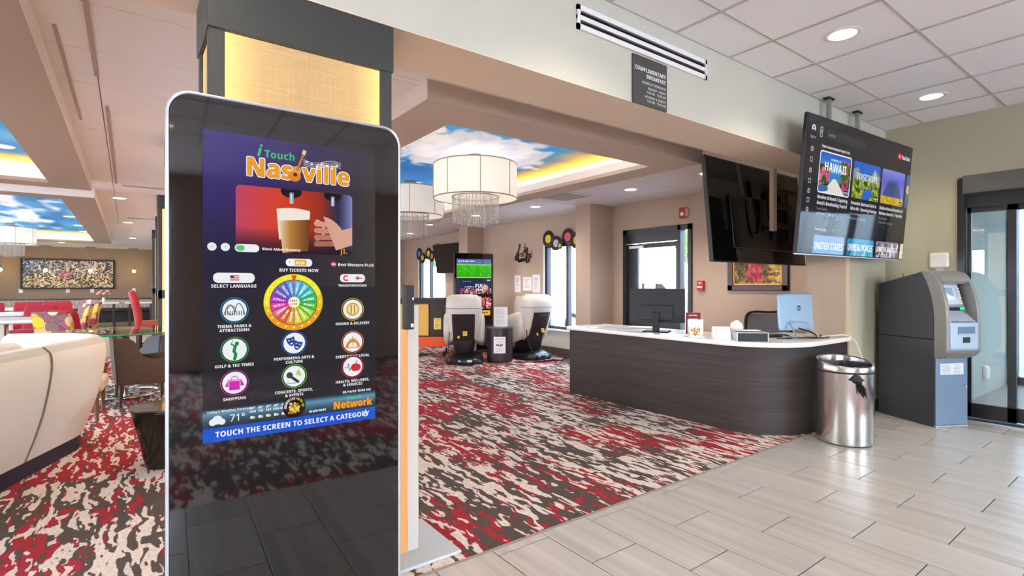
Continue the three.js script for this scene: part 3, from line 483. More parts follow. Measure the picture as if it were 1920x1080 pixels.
  for (let i = 0; i < 4; i++) { g.strokeStyle = ['#d89c86', '#c98c78', '#b87a68', '#a86a5a'][i]; g.lineWidth = 34; g.lineCap = 'round'; g.beginPath(); g.moveTo(0.62 * W, (0.277 + i * 0.024) * H); g.lineTo(0.735 * W, (0.28 + i * 0.022) * H); g.stroke(); }
  g.fillStyle = '#d9a592'; g.beginPath(); g.moveTo(0.66 * W, 0.25 * H); g.quadraticCurveTo(0.73 * W, 0.255 * H, 0.78 * W, 0.295 * H); g.lineTo(0.86 * W, 0.28 * H); g.lineTo(0.86 * W, 0.345 * H); g.lineTo(0.74 * W, 0.37 * H); g.closePath(); g.fill();
  font(g, 46, 'JL', 0.79 * W, 0.372 * H, '#d9a63c', 'center', 'bold', 'serif'); g.restore();
  for (const x of [0.045, 0.112]) { disc(g, x * W, 0.372 * H, 24, '#e8eef0'); font(g, 20, x < 0.1 ? '<' : '>', x * W, 0.372 * H, '#99a'); }
  rr(g, 0.16 * W, 0.36 * H, 0.13 * W, 0.026 * H, 23, '#eef2f2'); rr(g, 0.167 * W, 0.364 * H, 0.045 * W, 0.018 * H, 16, '#5cc87a'); font(g, 22, 'Black Abbey Brewery', 0.305 * W, 0.374 * H, '#fff', 'left');
  // upper buttons
  const pill = (x, y, w, h) => rr(g, (x - w / 2) * W, (y - h / 2) * H, w * W, h * H, h * H * 0.45, '#f0f2f4');
  pill(0.515, 0.417, 0.155, 0.027); disc(g, 0.458 * W, 0.417 * H, 20, '#ffffff'); font(g, 24, '?', 0.458 * W, 0.417 * H, '#a03060'); g.fillStyle = '#eba93a'; g.fillRect(0.49 * W, 0.407 * H, 70, 36); bars(g, 0.497 * W, 0.412 * H, 54, 20, 4, '#fff6e0', 5); font(g, 27, 'BUY TICKETS NOW', 0.515 * W, 0.444 * H);
  pill(0.158, 0.472, 0.215, 0.033); for (let i = 0; i < 5; i++) { g.fillStyle = i % 2 ? '#dfe2e8' : '#c44'; g.fillRect(0.137 * W, (0.4635 + i * 0.0034) * H, 48, 6); } g.fillStyle = '#446'; g.fillRect(0.137 * W, 0.4635 * H, 20, 18); font(g, 27, 'SELECT LANGUAGE', 0.158 * W, 0.4985 * H);
  disc(g, 0.725 * W, 0.42 * H, 18, '#c8286a'); font(g, 18, 'BW', 0.725 * W, 0.42 * H); font(g, 27, 'Best Western PLUS', 0.752 * W, 0.4205 * H, '#fff', 'left');
  pill(0.848, 0.47, 0.165, 0.03); g.strokeStyle = '#d83a3a'; g.lineWidth = 9; g.beginPath(); g.arc(0.805 * W, 0.47 * H, 15, 0.7, 5.5); g.stroke(); font(g, 42, '\u2708', 0.885 * W, 0.47 * H, '#d83a3a'); g.fillStyle = '#d83a3a'; g.fillRect(0.862 * W, 0.4685 * H, 52, 6); g.beginPath(); g.moveTo(0.875 * W, 0.46 * H); g.lineTo(0.895 * W, 0.469 * H); g.lineTo(0.878 * W, 0.478 * H); g.fill(); font(g, 22, 'TRANSPORTATION', 0.848 * W, 0.497 * H);
  // wheel
  const [wx, wy] = P(0.485, 0.555), R = 176; disc(g, wx, wy, R, '#f3c21c'); g.save(); g.beginPath(); g.arc(wx, wy, R, PI * 0.95, PI * 1.9); g.lineTo(wx, wy); g.fillStyle = '#f6ea28'; g.fill(); g.beginPath(); g.arc(wx, wy, R, 0.3, PI * 0.85); g.lineTo(wx, wy); g.fillStyle = '#f0a01c'; g.fill(); g.restore();
  const cols = ['#62b4ea', '#56c8e0', '#35c9b0', '#3cc46c', '#46c83a', '#8ad838', '#c8e03c', '#f0d43c', '#f0a030', '#ea6a34', '#f06a9c', '#e83ea8', '#b43cc8', '#7c5cd0', '#6a78da', '#5e98e6'];
  cols.forEach((c, i) => { const a = i / 16 * 2 * PI - PI / 2, b = a + PI / 8; g.beginPath(); g.moveTo(wx, wy); g.arc(wx, wy, 140, a, b); g.closePath(); g.fillStyle = c; g.fill(); g.strokeStyle = '#1a1a30'; g.lineWidth = 3; g.stroke(); g.save(); g.translate(wx, wy); g.rotate((a + b) / 2); bars(g, 60, -7, 66, 14, 6, '#f4f4fa', i + 1); g.restore(); });
  for (let i = 0; i < 20; i++) disc(g, wx + Math.cos(i / 20 * 2 * PI) * 158, wy + Math.sin(i / 20 * 2 * PI) * 158, 6, '#fdf6c0');
  disc(g, wx, wy, 34, '#fff4e0'); bars(g, wx - 24, wy - 16, 48, 13, 4, '#c8781a', 3); bars(g, wx - 22, wy + 5, 44, 13, 4, '#d89a3c', 4); g.fillStyle = '#e8492c'; g.beginPath(); g.moveTo(wx - 16, wy - 170); g.lineTo(wx + 16, wy - 170); g.lineTo(wx, wy - 118); g.fill();
  // category discs
  const icon = (fx, fy, ringCol, lines, draw) => { const [x, y] = P(fx, fy), q = 68; disc(g, x, y, q + 8, ringCol); disc(g, x, y, q + 2, '#101014'); disc(g, x, y, q - 3, '#eef2f4'); g.save(); g.translate(x, y); g.lineCap = 'round'; draw(g); g.restore(); lines.forEach((s, i) => font(g, 24, s, x, y + 94 + i * 24)); };
  icon(0.16, 0.578, '#2a82b8', ['THEME PARKS &', 'ATTRACTIONS'], (c) => { c.strokeStyle = '#3a4450'; c.lineWidth = 4; c.beginPath(); c.moveTo(-54, 22); c.bezierCurveTo(-34, -60, -10, -40, 0, 16); c.bezierCurveTo(10, -70, 36, -50, 54, 24); c.stroke(); c.beginPath(); c.ellipse(-18, 0, 22, 26, 0, 0, 7); c.stroke(); for (let i = -48; i < 52; i += 12) { c.beginPath(); c.moveTo(i, 28); c.lineTo(i, 6); c.stroke(); } });
  icon(0.16, 0.707, '#2c9a4c', ['GOLF & TEE TIMES'], (c) => { c.strokeStyle = '#138a3c'; c.fillStyle = '#138a3c'; c.lineWidth = 17; c.beginPath(); c.moveTo(4, -22); c.lineTo(-4, 8); c.lineTo(6, 28); c.lineTo(0, 54); c.stroke(); disc(c, 12, -36, 11, '#138a3c'); c.lineWidth = 8; c.beginPath(); c.moveTo(2, -20); c.lineTo(-18, -34); c.stroke(); c.lineWidth = 3; c.beginPath(); c.moveTo(-18, -34); c.lineTo(-10, -58); c.stroke(); });
  icon(0.16, 0.815, '#b02a90', ['SHOPPING'], (c) => { c.fillStyle = '#d61cb0'; c.beginPath(); c.moveTo(-52, 18); c.lineTo(-34, -18); c.lineTo(34, -18); c.lineTo(52, 18); c.lineTo(30, 22); c.lineTo(28, 44); c.lineTo(-30, 44); c.lineTo(-32, 22); c.fill(); c.strokeStyle = '#f4d0ec'; c.lineWidth = 4; c.strokeRect(-31, -12, 60, 56); c.strokeStyle = '#d61cb0'; c.beginPath(); c.arc(0, -20, 18, PI, 0); c.stroke(); });
  icon(0.487, 0.697, '#2456b0', ['PERFORMING ARTS &', 'CULTURE'], (c) => { c.fillStyle = '#1c3f9c'; for (const [x, y, a] of [[-20, -12, -0.25], [20, 14, 0.3]]) { c.save(); c.translate(x, y); c.rotate(a); c.fillStyle = '#1c3f9c'; c.beginPath(); c.moveTo(-24, -26); c.quadraticCurveTo(0, -18, 24, -26); c.quadraticCurveTo(28, 16, 0, 32); c.quadraticCurveTo(-28, 16, -24, -26); c.fill(); c.fillStyle = '#eef2f4'; c.fillRect(-16, -10, 11, 5); c.fillRect(5, -10, 11, 5); c.beginPath(); c.arc(0, 8, 11, 0.2, PI - 0.2); c.fill(); c.restore(); } });
  icon(0.487, 0.812, '#58a838', ['CONCERTS, SPORTS,', '& EVENTS'], (c) => { c.fillStyle = '#a8d86a'; c.beginPath(); c.moveTo(6, -10); c.lineTo(26, -44); c.lineTo(46, 4); c.fill(); c.strokeStyle = '#2c3036'; c.lineWidth = 16; c.beginPath(); c.moveTo(-22, 0); c.lineTo(22, 36); c.stroke(); disc(c, -28, -8, 19, '#3c4450'); c.lineWidth = 3; c.beginPath(); c.moveTo(22, 36); c.quadraticCurveTo(-10, 52, -44, 36); c.stroke(); });
  icon(0.849, 0.585, '#c89428', ['DINING & DELIVERY'], (c) => { disc(c, 0, 0, 44, '#d8a62e'); disc(c, 0, 0, 34, '#f2e2b4'); c.strokeStyle = '#c08a1c'; c.lineWidth = 9; c.beginPath(); c.moveTo(-11, -24); c.lineTo(-11, 26); c.moveTo(12, -24); c.lineTo(12, 26); c.stroke(); });
  icon(0.849, 0.706, '#c8642a', ['EVERYTHING LOCAL'], (c) => { c.strokeStyle = '#e08a2c'; c.lineWidth = 17; c.beginPath(); c.arc(0, 30, 38, PI, 0); c.stroke(); c.lineWidth = 6; c.beginPath(); c.moveTo(0, 20); c.lineTo(0, -34); c.moveTo(-22, -18); c.lineTo(22, -18); c.stroke(); c.beginPath(); c.moveTo(-44, 36); c.lineTo(44, 36); c.stroke(); });
  icon(0.849, 0.797, '#b8283c', ['HEALTH, WELLNESS,', '& SERVICES'], (c) => { disc(c, 14, 6, 26, '#d62a34'); disc(c, 30, 6, 24, '#d62a34'); c.strokeStyle = '#d62a34'; c.lineWidth = 6; c.beginPath(); c.moveTo(22, -16); c.lineTo(28, -36); c.stroke(); c.strokeStyle = '#40444c'; c.lineWidth = 4; c.beginPath(); c.moveTo(-56, 4); c.lineTo(-36, 4); c.lineTo(-28, -22); c.lineTo(-20, 26); c.lineTo(-12, 4); c.lineTo(8, 4); c.stroke(); });
  // footer
  gr = g.createLinearGradient(0, 0.895 * H, 0, 0.955 * H); gr.addColorStop(0, '#1a3a50'); gr.addColorStop(0.25, '#5f97b0'); gr.addColorStop(0.6, '#35566c'); gr.addColorStop(1, '#20303e'); g.fillStyle = gr; g.fillRect(0, 0.895 * H, W, 0.062 * H);
  g.fillStyle = '#0f55d0'; g.fillRect(0, 0.955 * H, W, 0.045 * H); font(g, 44, 'TOUCH THE SCREEN TO SELECT A CATEGORY', 0.51 * W, 0.977 * H, '#fff'); disc(g, 0.935 * W, 0.966 * H, 5, '#fff'); g.strokeStyle = '#fff'; g.lineWidth = 4; g.beginPath(); g.arc(0.933 * W, 0.98 * H, 12, -0.4, 4); g.moveTo(0.935 * W, 0.969 * H); g.lineTo(0.936 * W, 0.979 * H); g.lineTo(0.95 * W, 0.981 * H); g.stroke();
  font(g, 19, 'Today\u2019s Weather Forecast', 0.02 * W, 0.903 * H, '#e8f4ff', 'left'); for (const [x, y, q] of [[0.05, 0.936, 20], [0.072, 0.93, 26], [0.095, 0.937, 18]]) disc(g, x * W, y * H, q, '#eef2f8'); font(g, 56, '71\u00b0', 0.175 * W, 0.93 * H, '#fff', 'center', 'normal');
  ['THU', 'FRI', 'SAT', 'SUN', 'MON', 'TUE'].forEach((s, i) => { const x = (0.255 + i * 0.043) * W; font(g, 19, '6' + (9 - i) + '\u00b0', x, 0.905 * H); font(g, 18, s, x, 0.917 * H); disc(g, x - 6, 0.936 * H, 9, '#f0f0f4'); disc(g, x + 6, 0.937 * H, 8, '#e8c88a'); });
  const [bxx, byy] = P(0.487, 0.918); disc(g, bxx, byy, 68, '#14140f'); g.save(); g.translate(bxx, byy); 'ADVERTISE WITH US'.split('').forEach((ch, i, a) => { g.save(); g.rotate((i - a.length / 2 + 0.5) * 0.2); font(g, 20, ch, 0, -53, i < 10 ? '#fff' : '#f4d43c'); g.restore(); }); for (let i = 0; i < 60; i++) disc(g, (r() - 0.5) * 62, (r() - 0.5) * 58 + 8, 3 + r() * 6, ['#e8d84a', '#d8c020', '#f4f0c0', '#a88a1c', '#e46a3c'][Math.floor(r() * 5)]); g.restore();
  bars(g, 0.575 * W, 0.938 * H, 110, 15, 9, '#e8f0f4', 5); font(g, 22, '05/14/23 10:08 AM', 0.97 * W, 0.888 * H, '#fff', 'right');
  font(g, 30, 'iTouch', 0.86 * W, 0.912 * H, '#5ad08c'); g.font = 'bold 62px sans-serif'; g.lineWidth = 8; g.strokeStyle = '#b8721c'; g.textAlign = 'center'; g.strokeText('Network', 0.85 * W, 0.933 * H); font(g, 62, 'Network', 0.85 * W, 0.933 * H, '#f4a92c');
});
{
  const k = thing('touch_kiosk', 'tall black glass touchscreen kiosk with rounded corners and silver rim', 'kiosk', [0.0963, 0, -1.9976], -1.6 * PI / 180), W = 0.798, H = 1.905;
  const outer = rrect(W, H, 0.075, W / 2, H / 2), hole = rrect(W - 0.02, H - 0.02, 0.066, W / 2, H / 2), fr = rrect(W, H, 0.075, W / 2, H / 2); fr.holes.push(new THREE.Path(hole.getPoints(24)));
  obj('silver_rim', [extr(fr, 0.055, 0.004, 24).translate(0, 0, -0.052)], silver, k);
  obj('black_glass', [extr(hole, 0.03, 0.001, 24).translate(0, 0, -0.0305)], blackGloss, k);
  obj('rear_shell', [extr(rrect(W - 0.06, H - 0.05, 0.07, W / 2, H / 2), 0.02, 0.004, 16).translate(0, 0, -0.052)], black, k);
  obj('touch_screen', [new THREE.PlaneGeometry(0.588, 1.0435).translate(0.103 + 0.294, 0.7425 + 0.5217, 0.0012)], screenMat(kioskTex, 0.62), k, 'lit touchscreen with a prize wheel and round category buttons');
}
{ // slim stand with a card reader
  const p = thing('reader_stand', 'slim white post with black card reader on a pale floor plate beside the kiosk', 'stand', [1.085, 0, -2.3]);
  obj('floor_plate', [rb(0.36, 0.014, 0.42, 0.004, 0.008, 0.007, -0.035)], M(0xaab2b8, 0.35), p);
  obj('post', [rb(0.06, 1.16, 0.05, 0.006, 0.0, 0.594, 0.02)], M(0xb4aca0, 0.5), p);
  obj('light_strip', [bx(-0.057, -0.0305, 0.014, 1.06, 0.0, 0.04)], glow(0xffb468, 0.6), p);
  const rd = obj('card_reader', [rb(0.045, 0.205, 0.04, 0.006, -0.034, 1.165, 0.062), rb(0.02, 0.2, 0.02, 0.003, -0.047, 1.165, 0.09)], black, p);
  obj('sticker', [rb(0.014, 0.016, 0.002, 0.0005, -0.024, 1.082, 0.0835)], white, rd); obj('reader_slot', [bx(-0.022, -0.016, 1.2, 1.212, 0.08, 0.0835)], silver, rd);
}

// ================= RECEPTION COUNTER =================
{
  const c = thing('reception_counter', 'curved dark wood laminate reception counter with pale stone top', 'counter', [0, 0, 0]);
  const path = (off, far, r) => { const x = 4.22 - off, z = -2.07 + off, p = [[x, far]], R = r + off, cx = 4.22 + r, cz = -2.07 - r; for (let i = 0; i <= 20; i++) { const a = PI - i / 20 * PI / 2; p.push([cx + Math.cos(a) * R, cz + Math.sin(a) * R]); } p.push([5.478, z]); return p; };
  const o = path(0, -4.56, 0.55), inn = path(-0.05, -4.56, 0.55).reverse();
  const fp = flat(shape([...o, ...inn]), 0.742).translate(0, 0, 0);
  const fpu = (() => { const g = clean(fp), p = g.attributes.position, uv = g.attributes.uv; for (let i = 0; i < p.count; i++) { const x = p.getX(i), z = p.getZ(i), u = z < -2.62 ? -z : z > -2.62 && x < 4.77 ? 2.62 - Math.atan2(z + 2.62, 4.77 - x) * 0.55 : 1.756 - (x - 4.77); uv.setXY(i, u, p.getY(i)); } return toCreasedNormals(g, 0.5); })();
  obj('front_panel', [fpu], wood, c, 'dark brown wood-grain panel curving round the corner');
  obj('end_panel', [uvBox(bx(4.225, 4.85, 0, 0.742, -4.56, -4.52))], wood, c);
  obj('modesty_base', [bx(4.3, 4.85, 0.0, 0.08, -4.5, -2.7)], charcoal, c);
  const to = path(0.03, -4.58, 0.55), ti = [[5.478, -2.66], [4.98, -2.72], [4.88, -2.82], [4.86, -4.58]];
  const top = flat(shape([...to, ...ti]), 0.04, 0.004).translate(0, 0.743, 0);
  obj('counter_top', [uvBox(toCreasedNormals(top, 0.5))], stone, c, 'pale polished stone top');
}
const CT = 0.783;
{ // black monitor seen from behind
  const m = thing('monitor', 'black desktop monitor on the counter, back to the lobby, in front of the side door', 'monitor', [4.42, CT, -3.46], -1.12);
  obj('stand_base', [rb(0.26, 0.014, 0.2, 0.006, 0, 0.007, -0.02)], black, m); obj('stand_neck', [rb(0.07, 0.2, 0.03, 0.008, 0, 0.11, 0.01)], black, m);
  obj('display_shell', [rb(0.57, 0.35, 0.03, 0.01, 0, 0.275, -0.03), rb(0.34, 0.16, 0.03, 0.012, 0, 0.2, -0.008)], M(0x16171b, 0.5), m);
  obj('screen', [new THREE.PlaneGeometry(0.55, 0.32).rotateY(PI).translate(0, 0.277, -0.0458)], blackGloss, m); obj('badge', [rb(0.045, 0.014, 0.003, 0.001, 0.15, 0.15, -0.0142)], silver, m);
}
{ // silver all-in-one on a wire stand
  const m = thing('desktop_computer', 'silver all-in-one computer with round HP logo, back to the lobby, near the trash can', 'computer', [5.06, CT, -2.40], -0.34), lean = new THREE.Matrix4().makeRotationX(-0.07).setPosition(0, 0.07, 0.05);
  const sh = extr(rrect(0.4, 0.345, 0.02, 0, 0.165), 0.03, 0.008); obj('shell', [sh.applyMatrix4(lean)], M(0x8ea5b6, 0.4, { metalness: 0.4 }), m);
  obj('screen', [new THREE.PlaneGeometry(0.38, 0.3).rotateY(PI).translate(0, 0.17, -0.0008).applyMatrix4(lean)], blackGloss, m);
  const hp = canvasTex(128, 128, (g) => { g.clearRect(0, 0, 128, 128); disc(g, 64, 64, 60, '#15181c'); g.save(); g.transform(1, 0, -0.28, 1, 18, 0); font(g, 92, 'hp', 62, 60, '#b4c4d0', 'center', 'normal'); g.restore(); });
  obj('logo', [new THREE.CircleGeometry(0.026, 32).translate(0.03, 0.2, 0.0312).applyMatrix4(lean)], new THREE.MeshStandardMaterial({ map: hp, roughness: 0.4 }), m);
  for (const s of [-1, 1]) obj('stand_leg', [bar([s * 0.1, 0.14, 0.09], [s * 0.13, 0.008, 0.2], 0.007), bar([s * 0.13, 0.008, 0.2], [s * 0.13, 0.008, 0.04], 0.007)], silver, m);
  obj('stand_bar', [bar([-0.1, 0.14, 0.09], [0.1, 0.14, 0.09], 0.008)], silver, m);
}
{ // keyboard, pos box, tangled cables
  const k = thing('keyboard', 'black keyboard lying on the counter beside the silver computer', 'keyboard', [4.85, CT, -2.50], -0.3); obj('case', [rb(0.36, 0.018, 0.13, 0.006, 0, 0.009, 0)], black, k);
  for (let r = 0; r < 4; r++) obj('key_row', Array.from({ length: 13 }, (_, i) => rb(0.021, 0.006, 0.02, 0.002, -0.156 + i * 0.026, 0.02, -0.042 + r * 0.027, 1)), charcoal, k);
  const p = thing('receipt_box', 'black box with silver edges on the counter front, left of the computer', 'box', [4.40, CT, -2.44], -0.75);
  obj('case', [rb(0.26, 0.075, 0.17, 0.006, 0, 0.0375, 0)], M(0x0e0e12, 0.5), p); obj('trim', [bx(-0.132, -0.124, 0, 0.078, -0.086, 0.086), bx(0.124, 0.132, 0, 0.078, -0.086, 0.086), bx(-0.132, 0.132, 0.072, 0.078, 0.08, 0.0865)], silver, p);
  const s = thing('paper_wad', 'crumpled white paper and tape roll behind the black box', 'paper', [4.60, CT, -2.62], -0.5); const g = new THREE.IcosahedronGeometry(0.055, 2), rr_ = rng(4); { const q = mergeVertices(g), pp = q.attributes.position; for (let i = 0; i < pp.count; i++) { const f = 0.8 + rr_() * 0.4; pp.setXYZ(i, pp.getX(i) * f, pp.getY(i) * f, pp.getZ(i) * f); } q.computeVertexNormals(); obj('crumple', [q.translate(-0.06, 0.1, 0)], paper, s); }
  obj('sheet', [rb(0.2, 0.016, 0.09, 0.006, 0.06, 0.062, 0)], paper, s); obj('tape_roll', [cyl(0.04, 0.04, 0.05, -0.06, 0.026, 0.0)], paper, s);
  const cb = (n, l, pts, r, m) => tag(obj(n, [tube(pts, r, 60)], m), l, 'cable');
  cb('power_cable', 'black power cable trailing across the counter behind the computer stand', [[5.0, CT + 0.09, -2.3], [5.08, CT + 0.05, -2.22], [5.16, CT + 0.012, -2.2], [5.26, CT + 0.006, -2.2], [5.34, CT + 0.008, -2.26]], 0.006, rubber);
  cb('power_cable', 'thin black cable looping on the counter below the computer', [[4.72, CT + 0.006, -2.36], [4.8, CT + 0.006, -2.28], [4.88, CT + 0.006, -2.3], [4.96, CT + 0.006, -2.24], [5.1, CT + 0.008, -2.18], [5.22, CT + 0.006, -2.26]], 0.0045, rubber);
  cb('data_cable', 'brown cable lying at the right end of the counter', [[4.9, CT + 0.005, -2.34], [5.05, CT + 0.005, -2.16], [5.2, CT + 0.005, -2.12], [5.32, CT + 0.005, -2.2]], 0.005, M(0x4a2c24, 0.6));
  cb('white_cord', 'white cord running off the counter end and down to the floor by the trash can', [[5.2, CT + 0.006, -2.2], [5.3, CT + 0.02, -2.1], [5.44, CT + 0.012, -2.06], [5.5, 0.76, -2.03], [5.6, 0.6, -2.0], [5.74, 0.36, -1.98], [5.86, 0.26, -1.99], [5.9, 0.12, -2.0], [5.9, 0.02, -2.0]], 0.0055, M(0xe6e0d2, 0.5));
}
{
  const r = rng(31), pm = [paper, M(0xc8ccd4, 0.7), M(0xa8aab4, 0.7)];
  [[4.36, -4.32, 0.2], [4.43, -3.98, -0.3], [4.7, -3.86, 0.5]].forEach(([x, z, a], i) => { const m = thing('magazine', ['leaflet pile at the far left end of the counter', 'open magazine beside the leaflet pile on the counter', 'folded newspaper nearest the black monitor on the counter'][i], 'magazine', [x, CT, z], a); obj('pages', [rb(0.21, 0.012, 0.28, 0.003, 0, 0.006, 0)], pm[i], m); obj('cover', [rb(0.212, 0.002, 0.282, 0.0005, 0.004, 0.0135, 0)], pm[(i + 1) % 3], m); });
  const t1 = canvasTex(256, 384, (g, w, h) => { g.fillStyle = '#7a2430'; g.fillRect(0, 0, w, h); bars(g, 50, 36, 156, 26, 7, '#e0c8bc', 2); g.fillStyle = '#e8ddd0'; g.fillRect(50, 110, 156, 130); for (let i = 0; i < 6; i++) { g.fillStyle = '#9a5560'; g.fillRect(66, 124 + i * 18, 80 + (i * 37) % 44, 7); } for (let i = 0; i < 5; i++) { g.fillStyle = '#c8969c'; g.fillRect(40, 268 + i * 20, 176 - (i % 2) * 40, 7); } });
  const s = thing('counter_sign', 'dark red upright notice in a clear stand on the counter', 'sign', [4.45, CT, -3.04], -0.9); obj('acrylic_stand', [rb(0.15, 0.008, 0.08, 0.002, 0, 0.004, 0), rb(0.15, 0.22, 0.006, 0.002, 0, 0.11, -0.01)], glass, s); obj('notice', [new THREE.PlaneGeometry(0.14, 0.21).translate(0, 0.113, -0.0062)], printMat(t1), s);
  const cds = canvasTex(256, 160, (g, w, h) => { g.fillStyle = '#efe9dc'; g.fillRect(0, 0, w, h); const q = rng(6); for (let i = 0; i < 70; i++) disc(g, 30 + q() * 196, 20 + q() * 120, 5 + q() * 12, ['#d8a02c', '#b8641c', '#e8c86a', '#8a4a1c'][Math.floor(q() * 4)]); });
  const h = thing('card_holder', 'white leaflet holder with golden floral cards beside the red notice', 'card holder', [4.29, CT, -2.9], -0.85); obj('holder', [rb(0.14, 0.16, 0.008, 0.003, 0, 0.08, -0.05), rb(0.14, 0.012, 0.11, 0.003, 0, 0.006, 0)], white, h); obj('cards', [rb(0.1, 0.09, 0.03, 0.004, -0.01, 0.057, 0.02)], paper, h); obj('card_print', [new THREE.PlaneGeometry(0.1, 0.09).translate(-0.01, 0.057, 0.0355)], printMat(cds), h);
  const q = thing('ticket_holder', 'white sloping card dispenser with a row of red dots on the counter', 'card holder', [4.32, CT, -2.66], -0.8); const prof = shape([[0, 0], [0.13, 0], [0.06, 0.11], [0.02, 0.11]]); obj('wedge', [extr(prof, 0.15, 0.004).rotateY(-PI / 2).translate(0.075, 0, -0.06)], white, q); for (let i = 0; i < 5; i++) obj('red_dot', [cyl(0.004, 0.004, 0.003, -0.055, 0.02 + i * 0.018, 0.062 - i * 0.0105, 10).rotateX(0)], redPlastic, q);
}
{ // mesh office chair behind the counter
  const c = thing('office_chair', 'grey mesh office chair behind the counter', 'chair', [5.86, 0, -3.02], -0.9);
  obj('backrest', [loft([[0.5, 0.2], [0.62, 0.235], [0.82, 0.235], [0.94, 0.2]].map(([y, w]) => ring([0, y, -0.02 - (y - 0.5) * 0.12], [w, 0, 0], [0, 0, 0.02], 0.35, 24)))], greyFabric, c); obj('back_rim', [tube([[-0.22, 0.52, 0], [-0.24, 0.75, -0.03], [-0.21, 0.94, -0.06], [0, 0.96, -0.07], [0.21, 0.94, -0.06], [0.24, 0.75, -0.03], [0.22, 0.52, 0]], 0.014)], black, c);
  obj('seat', [rb(0.48, 0.08, 0.46, 0.035, 0, 0.45, 0.22)], greyFabric, c); obj('gas_lift', [cyl(0.03, 0.03, 0.34, 0, 0.24, 0.2)], black, c);
  for (let i = 0; i < 5; i++) { const a = i / 5 * 2 * PI; obj('leg', [bar([0, 0.09, 0.2], [Math.cos(a) * 0.28, 0.06, 0.2 + Math.sin(a) * 0.28], 0.022, 0.014)], black, c); obj('caster', [new THREE.SphereGeometry(0.03, 12, 8).translate(Math.cos(a) * 0.28, 0.03, 0.2 + Math.sin(a) * 0.28)], rubber, c); }
}
// ================= TRASH CAN =================
{
  const t = thing('trash_can', 'brushed steel open-top trash can with knotted black liner', 'trash can', [4.70, 0, -1.80], 0), R = 0.2;
  const bev = (r) => r;
  obj('body', [lathe([[0, 0.004], [R - 0.008, 0.004], [R, 0.015], [R, 0.575], [R - 0.004, 0.58], [R - 0.006, 0.58]], 64)], new THREE.MeshPhysicalMaterial({ color: 0xc9c6c0, metalness: 1, roughness: 0.2, anisotropy: 0.5 }), t);
  // slanted rim: taller at the back
  const rimPts = (r, y) => { const o = []; for (let i = 0; i < 56; i++) { const a = i / 56 * 2 * PI; o.push(V(Math.cos(a) * r, y(Math.cos(a), Math.sin(a)), Math.sin(a) * r)); } return o; };
  const top = (c, s) => 0.655 + 0.034 * (0.53 * c - 0.67 * s);
  obj('rim', [loft([rimPts(R + 0.004, () => 0.582), rimPts(R + 0.006, (c, s) => top(c, s) - 0.012), rimPts(R, (c, s) => top(c, s)), rimPts(R - 0.014, (c, s) => top(c, s) - 0.008), rimPts(R - 0.016, () => 0.59)].reverse(), 0.6, false)], new THREE.MeshPhysicalMaterial({ color: 0xc9c6c0, metalness: 1, roughness: 0.2 }), t);
  obj('seal_band', [lathe([[R + 0.002, 0.572], [R + 0.007, 0.575], [R + 0.007, 0.583], [R + 0.002, 0.586]], 64)], rubber, t);
  const rr2 = rng(8), lin = loft([0, 0.25, 0.5, 0.75, 1].map((k) => rimPts(1, () => 0).map((p, i) => { const q = R - 0.018 - k * 0.03 - rr2() * 0.008; return V(p.x * q, 0.66 - k * 0.35 + rr2() * 0.006 - (k === 0 ? 0.03 : 0), p.z * q); })), 0.3, false);
  const lm = new THREE.MeshPhysicalMaterial({ color: 0x060609, roughness: 0.45, side: THREE.DoubleSide }), li = obj('bag_liner', [lin, cyl(R - 0.04, R - 0.04, 0.01, 0, 0.32, 0)], lm, t);
  // knot hanging on the front (towards the camera)
  const a = 2.02, nx = Math.cos(a) * 0.0 - 0.72, nz = 0.69, kx = nx * (R + 0.014), kz = nz * (R + 0.014), tx = -nz * -1, tz = nx * -1;
  const kn = [new THREE.IcosahedronGeometry(0.036, 1).scale(1, 0.8, 0.6).rotateY(-0.8).translate(kx, 0.53, kz), new THREE.ConeGeometry(0.05, 0.06, 7).scale(1.2, 1, 0.5).rotateY(-0.8).translate(kx, 0.557, kz)];
  for (const [dx, dy, s] of [[0.03, -0.05, 0.4], [0.045, -0.09, 0.3], [0.012, -0.07, -0.1], [0.06, -0.11, 0.5]]) kn.push(new THREE.ConeGeometry(0.022, 0.1, 6).scale(1, 1, 0.5).rotateZ(PI + s).translate(kx + 0.69 * dx, 0.53 + dy, kz + 0.72 * dx));
  obj('bag_knot', kn, lm, li);
}
